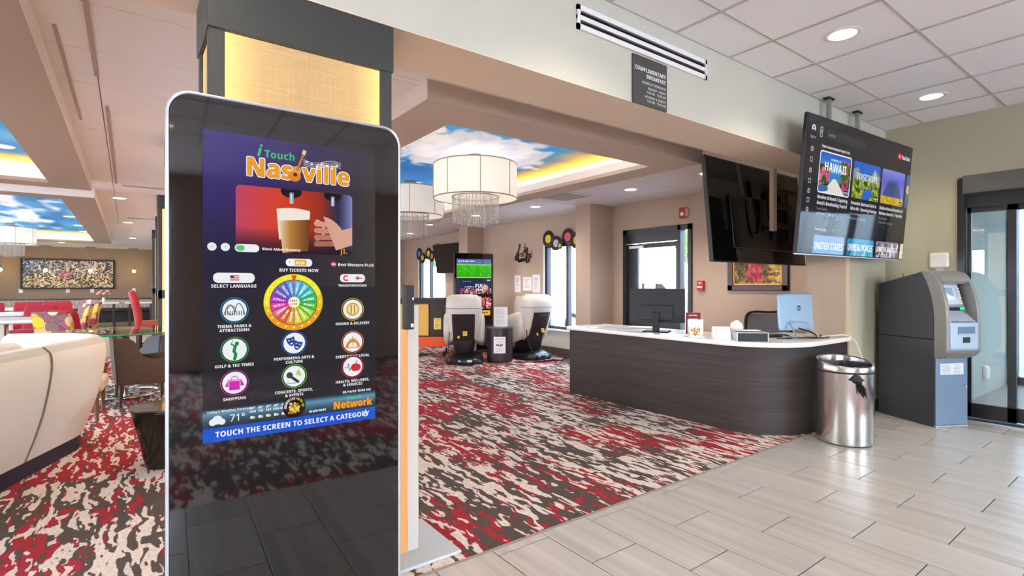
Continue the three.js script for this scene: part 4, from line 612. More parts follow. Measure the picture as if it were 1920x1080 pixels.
// ================= CASH MACHINE =================
{
  const a = thing('cash_machine', 'grey freestanding cash machine with silver curved front by the sliding door', 'ATM', [5.776, 0, -1.489], -26 * PI / 180), W = 0.352;   // local x across the front, -z to the back
  const X = (g, w, x) => extr(g, w, 0.004).rotateY(-PI / 2).translate(x + w, 0, 0);       // profile (z, y)
  const bodyM = M(0x3a3b40, 0.4), silv = M(0x8b8783, 0.38, { metalness: 0.35 }), silvL = M(0xa9bac9, 0.35, { metalness: 0.3 });
  obj('cabinet', [X(shape([[-0.57, 0.0], [-0.006, 0.0], [-0.006, 0.78], [-0.57, 0.78]]), W, 0)], bodyM, a); obj('front_door', [rb(W - 0.01, 0.6, 0.012, 0.003, W / 2, 0.32, 0.002)], M(0x6f8499, 0.35, { metalness: 0.3 }), a);
  obj('kick_plate', [rb(W - 0.004, 0.016, 0.02, 0.003, W / 2, 0.009, 0.002)], silver, a);
  const hd = new THREE.Shape(); hd.moveTo(-0.57, 0.785); hd.lineTo(-0.57, 1.285); hd.lineTo(-0.115, 1.395); hd.bezierCurveTo(-0.05, 1.3, 0.0, 1.15, 0.005, 0.97); hd.lineTo(0.005, 0.785); hd.closePath();
  obj('head_housing', [X(hd, W - 0.004, 0.002)], bodyM, a);
  // fascia: two curved cheeks, a top hood, recess
  const cheek = new THREE.Shape(); cheek.moveTo(-0.125, 1.4); cheek.bezierCurveTo(-0.03, 1.41, 0.02, 1.36, 0.06, 1.26); cheek.bezierCurveTo(0.1, 1.15, 0.115, 1.05, 0.115, 0.95); cheek.lineTo(0.115, 0.7); cheek.bezierCurveTo(0.11, 0.66, 0.05, 0.62, -0.0, 0.62); cheek.lineTo(0.0, 0.97); cheek.bezierCurveTo(-0.005, 1.15, -0.06, 1.3, -0.125, 1.4);
  obj('fascia_cheek', [X(cheek, 0.036, -0.006)], silv, a, 'curved grey side of the fascia'); obj('fascia_cheek', [X(cheek, 0.036, W - 0.03)], silv, a);
  obj('hood', [X((() => { const s = new THREE.Shape(); s.moveTo(-0.125, 1.4); s.bezierCurveTo(-0.03, 1.41, 0.015, 1.37, 0.045, 1.3); s.lineTo(0.02, 1.28); s.lineTo(-0.09, 1.34); s.closePath(); return s; })(), W - 0.062, 0.031)], silv, a);
  const atm = canvasTex(256, 96, (g, w, h) => { g.fillStyle = '#eef0f6'; g.fillRect(0, 0, w, h); font(g, 66, 'ATM', w / 2, h / 2 + 2, '#b9bcc8'); });
  const incl = (g, z, y, rx) => g.rotateX(rx).translate(W / 2, y, z);
  obj('topper_sign', [incl(new THREE.PlaneGeometry(W - 0.13, 0.075), 0.006, 1.315, -0.75)], screenMat(atm, 1.1), a, 'small lit sign reading ATM');
  obj('recess_back', [X(shape([[-0.075, 1.28], [-0.06, 1.285], [0.02, 1.02], [0.11, 0.94], [0.11, 0.92], [0.0, 0.92]]), W - 0.062, 0.031)], M(0x8f9aa6, 0.4), a);
  const scr = canvasTex(256, 192, (g, w, h) => { g.fillStyle = '#7fa4c4'; g.fillRect(0, 0, w, h); g.fillStyle = '#d8e8f4'; g.beginPath(); g.moveTo(0, h); g.lineTo(90, 60); g.lineTo(150, 110); g.lineTo(w, 150); g.lineTo(w, h); g.fill(); g.fillStyle = '#456'; g.fillRect(8, 8, 120, 20); });
  obj('bezel', [incl(new THREE.BoxGeometry(W - 0.12, 0.2, 0.012), -0.022, 1.19, -0.29)], M(0xc4ccd4, 0.35), a); obj('screen', [incl(new THREE.PlaneGeometry(0.14, 0.11), -0.012, 1.195, -0.29).translate(-0.03, 0, 0)], screenMat(scr, 0.8), a);
  for (let i = 0; i < 4; i++) obj('side_key', [incl(rb(0.022, 0.014, 0.01, 0.003), -0.012 + 0.026 * 0.29 * i, 1.235 - 0.026 * i, -0.29).translate(0.085, 0, 0)], white, a);
  obj('card_slot', [rb(0.05, 0.028, 0.03, 0.006, W - 0.09, 1.06, 0.02)], glow(0x18d060, 1.1), a, 'green glowing card slot'); obj('control_shelf', [incl(new THREE.BoxGeometry(W - 0.12, 0.03, 0.04), 0.01, 1.055, -0.3)], black, a);
  obj('keypad_plate', [incl(new THREE.BoxGeometry(W - 0.12, 0.012, 0.09), 0.065, 0.955, 0.25)], M(0x6a7078, 0.4), a);
  const keys = []; for (let i = 0; i < 4; i++) for (let j = 0; j < 4; j++) keys.push([(i - 1.5) * 0.026, (j - 1.5) * 0.019]); keys.forEach(([x, z]) => obj('key', [rb(0.018, 0.008, 0.013, 0.003, W / 2 - 0.02 + x, 0.963 - z * 0.25, 0.067 + z, 1)], silver, a));
  const low = new THREE.Shape(); low.moveTo(-0.01, 0.655); low.lineTo(0.0, 0.94); low.lineTo(0.118, 0.94); low.lineTo(0.118, 0.72); low.bezierCurveTo(0.11, 0.67, 0.05, 0.645, -0.01, 0.645);
  obj('dispenser_door', [X(low, W - 0.062, 0.031)], silvL, a, 'pale silver lower fascia'); obj('chin', [X((() => { const s = new THREE.Shape(); s.moveTo(0, 0.612); s.bezierCurveTo(0.05, 0.615, 0.105, 0.65, 0.114, 0.7); s.lineTo(0.1, 0.69); s.bezierCurveTo(0.08, 0.65, 0.05, 0.64, 0, 0.64); s.closePath(); return s; })(), W - 0.062, 0.031)], silv, a);
  obj('cash_tray', [bx(W / 2 - 0.07, W / 2 + 0.11, 0.84, 0.905, 0.112, 0.1205)], M(0x5d7388, 0.3), a); obj('tray_lip', [rb(0.19, 0.01, 0.014, 0.003, W / 2 + 0.02, 0.84, 0.122)], silvL, a); obj('receipt_slot', [rb(0.075, 0.05, 0.012, 0.004, W / 2 + 0.02, 0.79, 0.117)], black, a);
  const lab = canvasTex(256, 128, (g, w, h) => { g.fillStyle = '#c8ccce'; g.fillRect(0, 0, w, h); for (let i = 0; i < 7; i++) { g.fillStyle = '#8a9096'; g.fillRect(16, 16 + i * 15, 70 + (i * 29) % 30, 5); g.fillRect(150, 16 + i * 15, 60 + (i * 41) % 30, 5); } });
  obj('notice_label', [new THREE.PlaneGeometry(0.25, 0.1).translate(W / 2, 0.52, 0.0095)], printMat(lab), a); obj('lock', [cyl(0.01, 0.01, 0.01, 0, 0, 0, 12).rotateX(PI / 2).translate(W - 0.03, 0.36, 0.01)], silver, a);
  obj('antenna', [bar([0.06, 1.33, -0.35], [0.055, 1.385, -0.36], 0.003)], black, a);
}
tag(obj('router_box', [rb(0.05, 0.155, 0.16, 0.025, 6.353, 1.51, -1.6, 4), rb(0.02, 0.06, 0.06, 0.004, 6.37, 1.41, -1.6)], M(0xdcd6cc, 0.5)), 'rounded white box on the wall above the cash machine', 'router');

// ================= TELEVISIONS, SIGNS =================
const ytTex = canvasTex(1600, 900, (g, W, H) => {
  const r = rng(55); g.fillStyle = '#27262c'; g.fillRect(0, 0, W, H); const gr = g.createLinearGradient(0, 0.6 * H, 0, H); gr.addColorStop(0, 'rgba(10,10,14,0)'); gr.addColorStop(1, 'rgba(8,8,12,0.7)'); g.fillStyle = gr; g.fillRect(0, 0, W, H);
  disc(g, 75, 82, 24, '#e8e8f0'); disc(g, 75, 76, 9, '#27262c'); g.beginPath(); g.arc(75, 106, 18, PI, 0); g.fillStyle = '#27262c'; g.fill(); font(g, 24, 'Sign in', 75, 138, '#cfcfd8', 'center', 'normal');
  font(g, 40, '\u266b', 175, 95, '#dcdce4'); g.strokeStyle = '#e0e0ea'; g.lineWidth = 5; for (let k = 0; k < 2; k++) g.strokeRect(160, 60 + k * 36, 26, 26);
  rr(g, 240, 60, 560, 64, 12, '#36353d'); font(g, 30, 'Search', 270, 94, '#9a9aa6', 'left', 'normal');
  font(g, 26, 'Team recommended watch list', 190, 178, '#f0f0f6', 'left');
  rr(g, 1348, 68, 62, 46, 14, '#f0143c'); g.fillStyle = '#fff'; g.beginPath(); g.moveTo(1371, 79); g.lineTo(1393, 91); g.lineTo(1371, 103); g.fill(); g.font = 'bold 44px sans-serif'; g.textAlign = 'left'; g.fillText('YouTube', 1417, 92, 150);
  const ic = [215, 285, 355, 425, 490, 550, 612]; ic.forEach((y, i) => { g.strokeStyle = '#c8c8d2'; g.lineWidth = 5; i % 2 ? g.strokeRect(62, y - 14, 28, 26) : (g.beginPath(), g.arc(76, y, 14, 0, 7), g.stroke(), g.beginPath(), g.moveTo(76, y - 14), g.lineTo(76, y + 14), g.stroke()); });
  const thumb = (x, y, w, h, draw, ringed) => { if (ringed) rr(g, x - 9, y - 9, w + 18, h + 18, 24, '#f2f2f6'); g.save(); g.beginPath(); g.roundRect(x, y, w, h, 18); g.clip(); g.translate(x, y); draw(w, h); g.restore(); };
  const blobs = (n, w, y0, y1, cols, s) => { for (let i = 0; i < n; i++) disc(g, r() * w, y0 + r() * (y1 - y0), s * (0.4 + r()), cols[Math.floor(r() * cols.length)]); };
  thumb(190, 215, 420, 265, (w, h) => { const q = g.createLinearGradient(0, 0, 0, h); q.addColorStop(0, '#1c5cc8'); q.addColorStop(0.5, '#3fa4dc'); q.addColorStop(1, '#2c6a9c'); g.fillStyle = q; g.fillRect(0, 0, w, h); g.fillStyle = '#2f7fc0'; g.fillRect(0, 130, w, 40); blobs(120, 120, 90, 230, ['#2c5a1c', '#d83c7c', '#e86ca0', '#1c4416'], 18); for (let i = 0; i < 120; i++) disc(g, w - r() * 130, 40 + r() * 190, 6 + r() * 16, ['#2c5a1c', '#d83c7c', '#48702a', '#1c3414', '#8a6a3c'][Math.floor(r() * 5)]); g.fillStyle = '#e8e2d4'; g.beginPath(); g.moveTo(190, 165); g.lineTo(225, 165); g.lineTo(360, h); g.lineTo(60, h); g.fill(); g.fillStyle = '#3a6aa8'; g.beginPath(); g.ellipse(60, 240, 70, 22, 0, 0, 7); g.fill(); font(g, 22, 'WONDERS OF', w / 2, 40, '#d8ecff'); font(g, 82, 'HAWAII', w / 2, 92, '#fff'); rr(g, w - 74, h - 36, 64, 26, 6, '#101014'); font(g, 20, '1:42:10', w - 42, h - 22); }, true);
  thumb(655, 215, 420, 265, (w, h) => { g.fillStyle = '#1f62cc'; g.fillRect(0, 0, w, h); g.fillStyle = '#8a93a0'; g.beginPath(); g.moveTo(0, 60); g.lineTo(70, 40); g.lineTo(150, 150); g.lineTo(250, 110); g.lineTo(330, 30); g.lineTo(w, 80); g.lineTo(w, h); g.lineTo(0, h); g.fill(); g.fillStyle = '#b8c0c8'; g.beginPath(); g.moveTo(330, 30); g.lineTo(370, 100); g.lineTo(300, 130); g.fill(); blobs(200, w, 130, h, ['#4a7a1c', '#86a02c', '#2c5412', '#c8b43c'], 17); g.fillStyle = '#2a6ad0'; g.beginPath(); g.ellipse(230, 225, 80, 40, -0.3, 0, 7); g.fill(); font(g, 66, 'YOSEMITE', w / 2 + 10, 105, '#e6efe0', 'center', 'bold', 'serif'); rr(g, w - 74, h - 36, 64, 26, 6, '#101014'); font(g, 20, '3:08:44', w - 42, h - 22); });
  thumb(1110, 215, 400, 265, (w, h) => { const q = g.createLinearGradient(0, 0, 0, h); q.addColorStop(0, '#8a8ae0'); q.addColorStop(0.3, '#5c64cc'); q.addColorStop(1, '#8890d8'); g.fillStyle = q; g.fillRect(0, 0, w, h); g.fillStyle = '#4e5a90'; g.beginPath(); g.moveTo(20, 205); g.lineTo(110, 90); g.lineTo(150, 70); g.lineTo(260, 74); g.lineTo(320, 130); g.lineTo(360, 205); g.fill(); g.strokeStyle = '#3e487c'; g.lineWidth = 6; for (let i = 0; i < 10; i++) { g.beginPath(); g.moveTo(130 + i * 16, 90); g.lineTo(90 + i * 26, 200); g.stroke(); } g.fillStyle = '#c8a82c'; g.fillRect(0, 205, w, 60); blobs(60, w, 215, h, ['#e0c040', '#a88a1c', '#d8b838'], 10); rr(g, w - 74, h - 36, 64, 26, 6, '#101014'); font(g, 20, '2:01:15', w - 42, h - 22); });
  thumb(1545, 215, 90, 265, (w, h) => { g.fillStyle = '#3c6a9c'; g.fillRect(0, 0, w, h); disc(g, 40, 120, 34, '#d8b89a'); });
  const ttl = (x, a, b) => { g.font = 'bold 32px sans-serif'; g.fillStyle = '#f2f2f6'; g.textAlign = 'left'; g.textBaseline = 'middle'; g.fillText(a, x, 516, 415); g.fillText(b, x, 556, 415); font(g, 24, 'Travel Guides', x, 596, '#a8a8b4', 'left', 'normal'); font(g, 24, '4.2M views \u2022 1 year ago', x, 628, '#a8a8b4', 'left', 'normal'); };
  ttl(190, 'Wonders of Hawaii | Exploring', "Hawaii's Breathtaking Tropical"); ttl(655, 'Yosemite National Park in', 'Ultra HD - Stunning Footage'); ttl(1110, 'Hidden Natural Wonders of', 'Western America - Top Best');
  font(g, 26, 'Travel picks', 190, 735, '#c4c4d0', 'left');
  thumb(190, 775, 420, 200, (w, h) => { g.fillStyle = '#7a98d8'; g.fillRect(0, 0, w, h); g.fillStyle = '#5c9ad4'; g.fillRect(0, 60, w, h); g.font = 'bold 66px sans-serif'; g.textAlign = 'center'; g.fillStyle = '#f4f4fa'; g.fillText('UNITED STATES', w / 2, 72, 390); });
  thumb(655, 775, 420, 200, (w, h) => { g.fillStyle = '#1c94c4'; g.fillRect(0, 0, w, h); blobs(60, w, 60, 130, ['#2cb4d8', '#1478a4', '#5cc8e0'], 24); g.font = 'bold 68px sans-serif'; g.textAlign = 'center'; g.fillStyle = '#fff'; g.fillText('UNREAL PLACES', w / 2, 64, 395); });
  thumb(1110, 775, 400, 200, (w, h) => { g.fillStyle = '#8a8a9c'; g.fillRect(0, 0, w, h); blobs(90, w, 20, 130, ['#6a5a7c', '#4a5a4c', '#b8a8b8', '#e0e0ea'], 18); g.font = 'bold 56px sans-serif'; g.textAlign = 'center'; g.fillStyle = '#fff'; g.fillText('UNSEEN AMERICA', w / 2, 60, 360); });
  thumb(1545, 775, 90, 200, (w, h) => { g.fillStyle = '#e8e4b0'; g.fillRect(0, 0, w, h); });
});
function turned(o, rx, ry) { o.rotation.order = 'YXZ'; o.rotation.set(rx, ry, 0); }
{
  const t = thing('television', 'large lit television showing a video menu, hung from the lobby ceiling, tilted down', 'television', [5.0665, 2.041, -1.8115]); turned(t, 0.085, -0.0559);
  obj('case', [rb(1.911, 1.074, 0.03, 0.008, 0, 0, -0.016), rb(1.3, 0.6, 0.04, 0.01, 0, -0.1, -0.05)], black, t); obj('screen', [new THREE.PlaneGeometry(1.885, 1.045).translate(0, 0.003, 0.0)], screenMat(ytTex, 0.6), t, 'lit video menu with landscape thumbnails'); obj('bottom_trim', [bx(-0.955, 0.955, -0.536, -0.528, -0.02, 0.004)], silver, t);
  const m = thing('ceiling_mount', 'pair of metal ceiling poles carrying the lit television', 'tv mount', [5.18, 0, -1.99]);
  for (const s of [-0.3, 0.3]) { obj('pole', [box(0.036, 0.86, 0.03, s, 2.455, 0)], M(0x9a9c96, 0.4, { metalness: 0.4 }), m); obj('ceiling_plate', [box(0.11, 0.012, 0.05, s, 2.88, 0)], black, m); }
  obj('bracket', [bx(-0.42, 0.42, 2.06, 2.11, 0.0, 0.035), bx(-0.02, 0.02, 1.9, 2.3, 0.02, 0.082)], black, m);
}
{
  const t = thing('television', 'large unlit black television seen from behind, hanging above the painting', 'television', [4.96, 1.953, -2.66]); turned(t, -0.09, 0);
  obj('case', [rb(1.72, 0.95, 0.035, 0.008, 0, 0, 0)], blackGloss, t); obj('rear_housing', [rb(1.2, 0.5, 0.03, 0.012, 0.05, -0.1, 0.03)], M(0x08090c, 0.18), t); obj('edge_trim', [bx(-0.862, -0.852, -0.475, 0.475, -0.02, 0.019), bx(-0.86, 0.86, -0.477, -0.468, -0.02, 0.019)], M(0x15120f, 0.55), t);
  obj('mount_rail', [bx(0.12, 0.55, 0.08, 0.12, 0.045, 0.06), bx(0.12, 0.55, -0.12, -0.08, 0.045, 0.06), bx(0.14, 0.17, -0.24, 0.24, 0.045, 0.07), bx(0.46, 0.49, -0.24, 0.24, 0.045, 0.07)], charcoal, t);
  obj('cable', [tube([[-0.28, 0.12, 0.05], [-0.26, -0.1, 0.06], [-0.22, -0.22, 0.06], [-0.12, -0.18, 0.06], [-0.06, -0.02, 0.06], [-0.02, 0.12, 0.05]], 0.012)], rubber, t);
  const m = thing('ceiling_mount', 'beige square pole carrying the unlit television', 'tv mount', [4.97, 0, -2.52]); obj('pole', [box(0.062, 0.765, 0.04, 0, 2.172, 0)], M(0xcfbfa6, 0.5), m); obj('bracket', [bx(-0.05, 0.3, 1.84, 1.88, -0.075, -0.02), bx(0.03, 0.05, 1.8, 2.34, -0.05, 0.01)], black, m);
}
{
  const v = thing('air_grille', 'long white linear air grille high on the beam', 'vent', [2.55, 2.722, BZ1]); const w = 1.2, h = 0.13;
  obj('frame', [bx(-w / 2, w / 2, h / 2 - 0.028, h / 2, 0, 0.014), bx(-w / 2, w / 2, -h / 2, -h / 2 + 0.028, 0, 0.014), bx(-w / 2, -w / 2 + 0.02, -h / 2, h / 2, 0, 0.014), bx(w / 2 - 0.02, w / 2, -h / 2, h / 2, 0, 0.014), bx(-w / 2, w / 2, -0.012, 0.012, 0, 0.012)], white, v);
  obj('dark_slot', [bx(-w / 2, w / 2, -h / 2, h / 2, 0.0005, 0.002)], black, v); for (const y of [0.024, -0.026]) obj('blade', [box(w - 0.04, 0.003, 0.012, 0, y, 0.007).rotateX(0)], charcoal, v);
  const sg = canvasTex(420, 400, (g, W, H) => { g.fillStyle = '#45433e'; g.fillRect(0, 0, W, H); const L = [['COMPLIMENTARY', 46, 105], ['BREAKFAST', 46, 155], ['HOURS OF OPERATION', 29, 212], ['MONDAY - FRIDAY', 28, 252], ['6:30 AM - 10:00 AM', 28, 286], ['SATURDAY & SUNDAY', 28, 326], ['7:00 AM - 10:30 AM', 28, 360]]; for (const [s, p, y] of L) font(g, p, s, W - 16, y, '#eceae4', 'right', p > 40 ? 'bold' : 'normal'); });
  const s = thing('breakfast_sign', 'dark grey plaque with white breakfast hours below the air grille', 'sign', [2.56, 2.498, BZ1]); obj('plate', [rb(0.32, 0.29, 0.012, 0.003, 0, 0, 0.006)], M(0x45433e, 0.5), s); obj('lettering', [new THREE.PlaneGeometry(0.314, 0.285).translate(0, 0, 0.0128)], printMat(sg, 0.5), s);
}
{ // lounge ceiling vents
  for (const [x, z, l] of [[5.05, -5.6, 'square white ceiling vent right of the nearer chandelier'], [4.75, -9.6, 'square white ceiling vent behind the farther chandelier']]) { const v = thing('ceiling_vent', l, 'vent', [x, LOUH, z]); obj('frame', [bx(-0.3, 0.3, -0.014, 0, -0.3, -0.27), bx(-0.3, 0.3, -0.014, 0, 0.27, 0.3), bx(-0.3, -0.27, -0.014, 0, -0.3, 0.3), bx(0.27, 0.3, -0.014, 0, -0.3, 0.3)], white, v); for (let i = 0; i < 7; i++) obj('slat', [box(0.54, 0.003, 0.05, 0, 0, 0).rotateX(0.6).translate(0, -0.01, -0.225 + i * 0.075)], white, v); }
}
{ // alarms
  const a = thing('alarm_strobe', 'red fire alarm strobe on the wall above the black side door', 'fire alarm', [WX, 2.3, -4.5], -PI / 2); obj('body', [rb(0.12, 0.15, 0.05, 0.012, 0, 0, 0.025)], redPlastic, a); obj('lens', [new THREE.SphereGeometry(0.03, 14, 10).scale(1, 1, 0.6).translate(0, -0.02, 0.055)], M(0xf2ece4, 0.2), a); obj('side_stripe', [bx(0.045, 0.061, -0.06, 0.06, 0.01, 0.048)], white, a);
  const p = thing('pull_station', 'red fire alarm pull station on the wall beside the side door', 'fire alarm', [WX, 1.26, -4.22], -PI / 2); obj('body', [rb(0.1, 0.14, 0.05, 0.01, 0, 0, 0.025)], redPlastic, p); obj('handle', [rb(0.07, 0.02, 0.015, 0.004, 0, -0.015, 0.056)], white, p); const ft = canvasTex(128, 64, (g, w, h) => { g.fillStyle = '#b01318'; g.fillRect(0, 0, w, h); font(g, 40, 'FIRE', w / 2, h / 2); }); obj('lettering', [new THREE.PlaneGeometry(0.07, 0.035).translate(0, 0.04, 0.0506)], printMat(ft, 0.4), p);
}
{ // painting
  const tx = canvasTex(512, 600, (g, w, h) => { const r = rng(17); g.fillStyle = '#5a4428'; g.fillRect(0, 0, w, h); for (let i = 0; i < 900; i++) { g.save(); g.translate(r() * w, r() * h); g.rotate(r() * 3); g.fillStyle = ['#7a5c2c', '#3c2c1c', '#a8842c', '#54401c', '#c8a43c', '#2c2018'][Math.floor(r() * 6)]; g.globalAlpha = 0.5; g.fillRect(-30, -9, 60, 18); g.restore(); } for (let i = 0; i < 240; i++) { g.save(); g.translate(w * (0.32 + r() * 0.28), h * (0.4 + r() * 0.5)); g.rotate(1.2 + r() * 0.7); g.fillStyle = ['#8a1c2c', '#b8304c', '#6a1420', '#d85c70'][Math.floor(r() * 4)]; g.globalAlpha = 0.7; g.fillRect(-34, -9, 68, 18); g.restore(); } for (let i = 0; i < 160; i++) { g.globalAlpha = 0.6; g.fillStyle = ['#d8b03c', '#e8cc6a', '#b8902c'][Math.floor(r() * 3)]; g.fillRect(w * (0.72 + r() * 0.26), h * r(), 40, 18); } g.globalAlpha = 1; });
  const p = thing('painting', 'framed painting in reds and golds on the wall below the unlit television', 'painting', [WX, 1.62, -3.43], -PI / 2), W = 0.78, H = 0.84, f = 0.075;
  obj('frame', [rb(W, f, 0.04, 0.008, 0, (H - f) / 2, 0.02), rb(W, f, 0.04, 0.008, 0, -(H - f) / 2, 0.02), rb(f, H, 0.04, 0.008, -(W - f) / 2, 0, 0.02), rb(f, H, 0.04, 0.008, (W - f) / 2, 0, 0.02)], M(0x3a1418, 0.3), p);
  const w2 = W - 2 * f, h2 = H - 2 * f; obj('gilt_slip', [bx(-w2 / 2, w2 / 2, h2 / 2 - 0.016, h2 / 2, 0, 0.026), bx(-w2 / 2, w2 / 2, -h2 / 2, -h2 / 2 + 0.016, 0, 0.026), bx(-w2 / 2, -w2 / 2 + 0.016, -h2 / 2, h2 / 2, 0, 0.026), bx(w2 / 2 - 0.016, w2 / 2, -h2 / 2, h2 / 2, 0, 0.026)], M(0xc08a3c, 0.35, { metalness: 0.5 }), p);
  obj('canvas', [new THREE.PlaneGeometry(w2, h2).translate(0, 0, 0.015)], printMat(tx, 0.6), p);
}
// ================= LOUNGE =================
{ // portrait sports display
  const tx = canvasTex(640, 1138, (g, W, H) => { const r = rng(23); g.fillStyle = '#11131a'; g.fillRect(0, 0, W, H); g.fillStyle = '#3a5c9a'; g.fillRect(0, 0, W, 90); for (let i = 0; i < 500; i++) { g.fillStyle = ['#6a86b8', '#2c4478', '#a8b8d4', '#c8a8a8'][Math.floor(r() * 4)]; g.fillRect(r() * W, 16 + r() * 76, 7, 6); } bars(g, 30, 30, 300, 22, 7, '#f0f0f4', 5); g.fillStyle = '#8fd06a'; g.fillRect(0, 90, W, 24); const q = g.createLinearGradient(0, 110, 0, 330); q.addColorStop(0, '#3fc81c'); q.addColorStop(1, '#2cb410'); g.fillStyle = q; g.fillRect(0, 112, W, 222); g.fillStyle = 'rgba(40,150,20,0.35)'; for (let i = 0; i < 4; i++) g.fillRect(i * 170, 112, 80, 222); for (let i = 0; i < 16; i++) { g.fillStyle = i % 2 ? '#e8f0e0' : '#c83030'; g.fillRect(40 + r() * 560, 140 + r() * 160, 8, 18); } g.fillStyle = '#e0f0d0'; g.fillRect(0, 318, W, 10); g.fillStyle = '#22303c'; g.fillRect(0, 334, W, 80); for (let i = 0; i < 5; i++) disc(g, 120 + i * 34, 394, 6, '#e8e8e8'); rr(g, 560, 362, 60, 22, 6, '#c8ccd4'); g.fillStyle = '#1c2c54'; g.fillRect(0, 414, W, 180); bars(g, 150, 478, 170, 20, 6, '#e8ecf4', 6); for (let i = 0; i < 200; i++) { g.fillStyle = ['#c83048', '#e8a0a0', '#28305c', '#f0e0d8', '#8a2438'][Math.floor(r() * 5)]; g.fillRect(r() * 560 + 60, 510 + r() * 90, 22, 14); } font(g, 90, 'FULL', 440, 470, '#fff'); bars(g, 350, 520, 150, 40, 4, '#f0d8d8', 7); disc(g, 530, 500, 50, '#d8a890'); g.fillStyle = '#14141c'; g.fillRect(0, 610, W, 44); g.fillStyle = '#0c0c12'; g.fillRect(0, 654, W, 490); for (let i = 0; i < 260; i++) { g.fillStyle = ['#c82c2c', '#f0e8e8', '#e06a6a', '#301418'][Math.floor(r() * 4)]; g.fillRect(380 + r() * 240, 660 + r() * 190, 30, 22); } rr(g, 400, 900, 220, 90, 10, '#e8b43c'); bars(g, 430, 925, 150, 36, 4, '#5a3408', 8); rr(g, 40, 700, 300, 160, 10, '#23304a'); bars(g, 70, 765, 240, 26, 8, '#c8d0e0', 9); });
  const d = thing('sports_display', 'tall portrait display showing a green football pitch, between the massage chairs', 'display', [5.32, 0, -8.42], -0.22);
  obj('housing', [extr(rrect(0.79, 1.87, 0.03, 0, 0.945), 0.06, 0.006).translate(0, 0, -0.06)], blackGloss, d); obj('screen', [new THREE.PlaneGeometry(0.7, 1.245).translate(0, 1.15, 0.0012)], screenMat(tx, 0.66), d); obj('foot', [rb(0.8, 0.03, 0.45, 0.008, 0, 0.015, -0.03)], black, d);
}
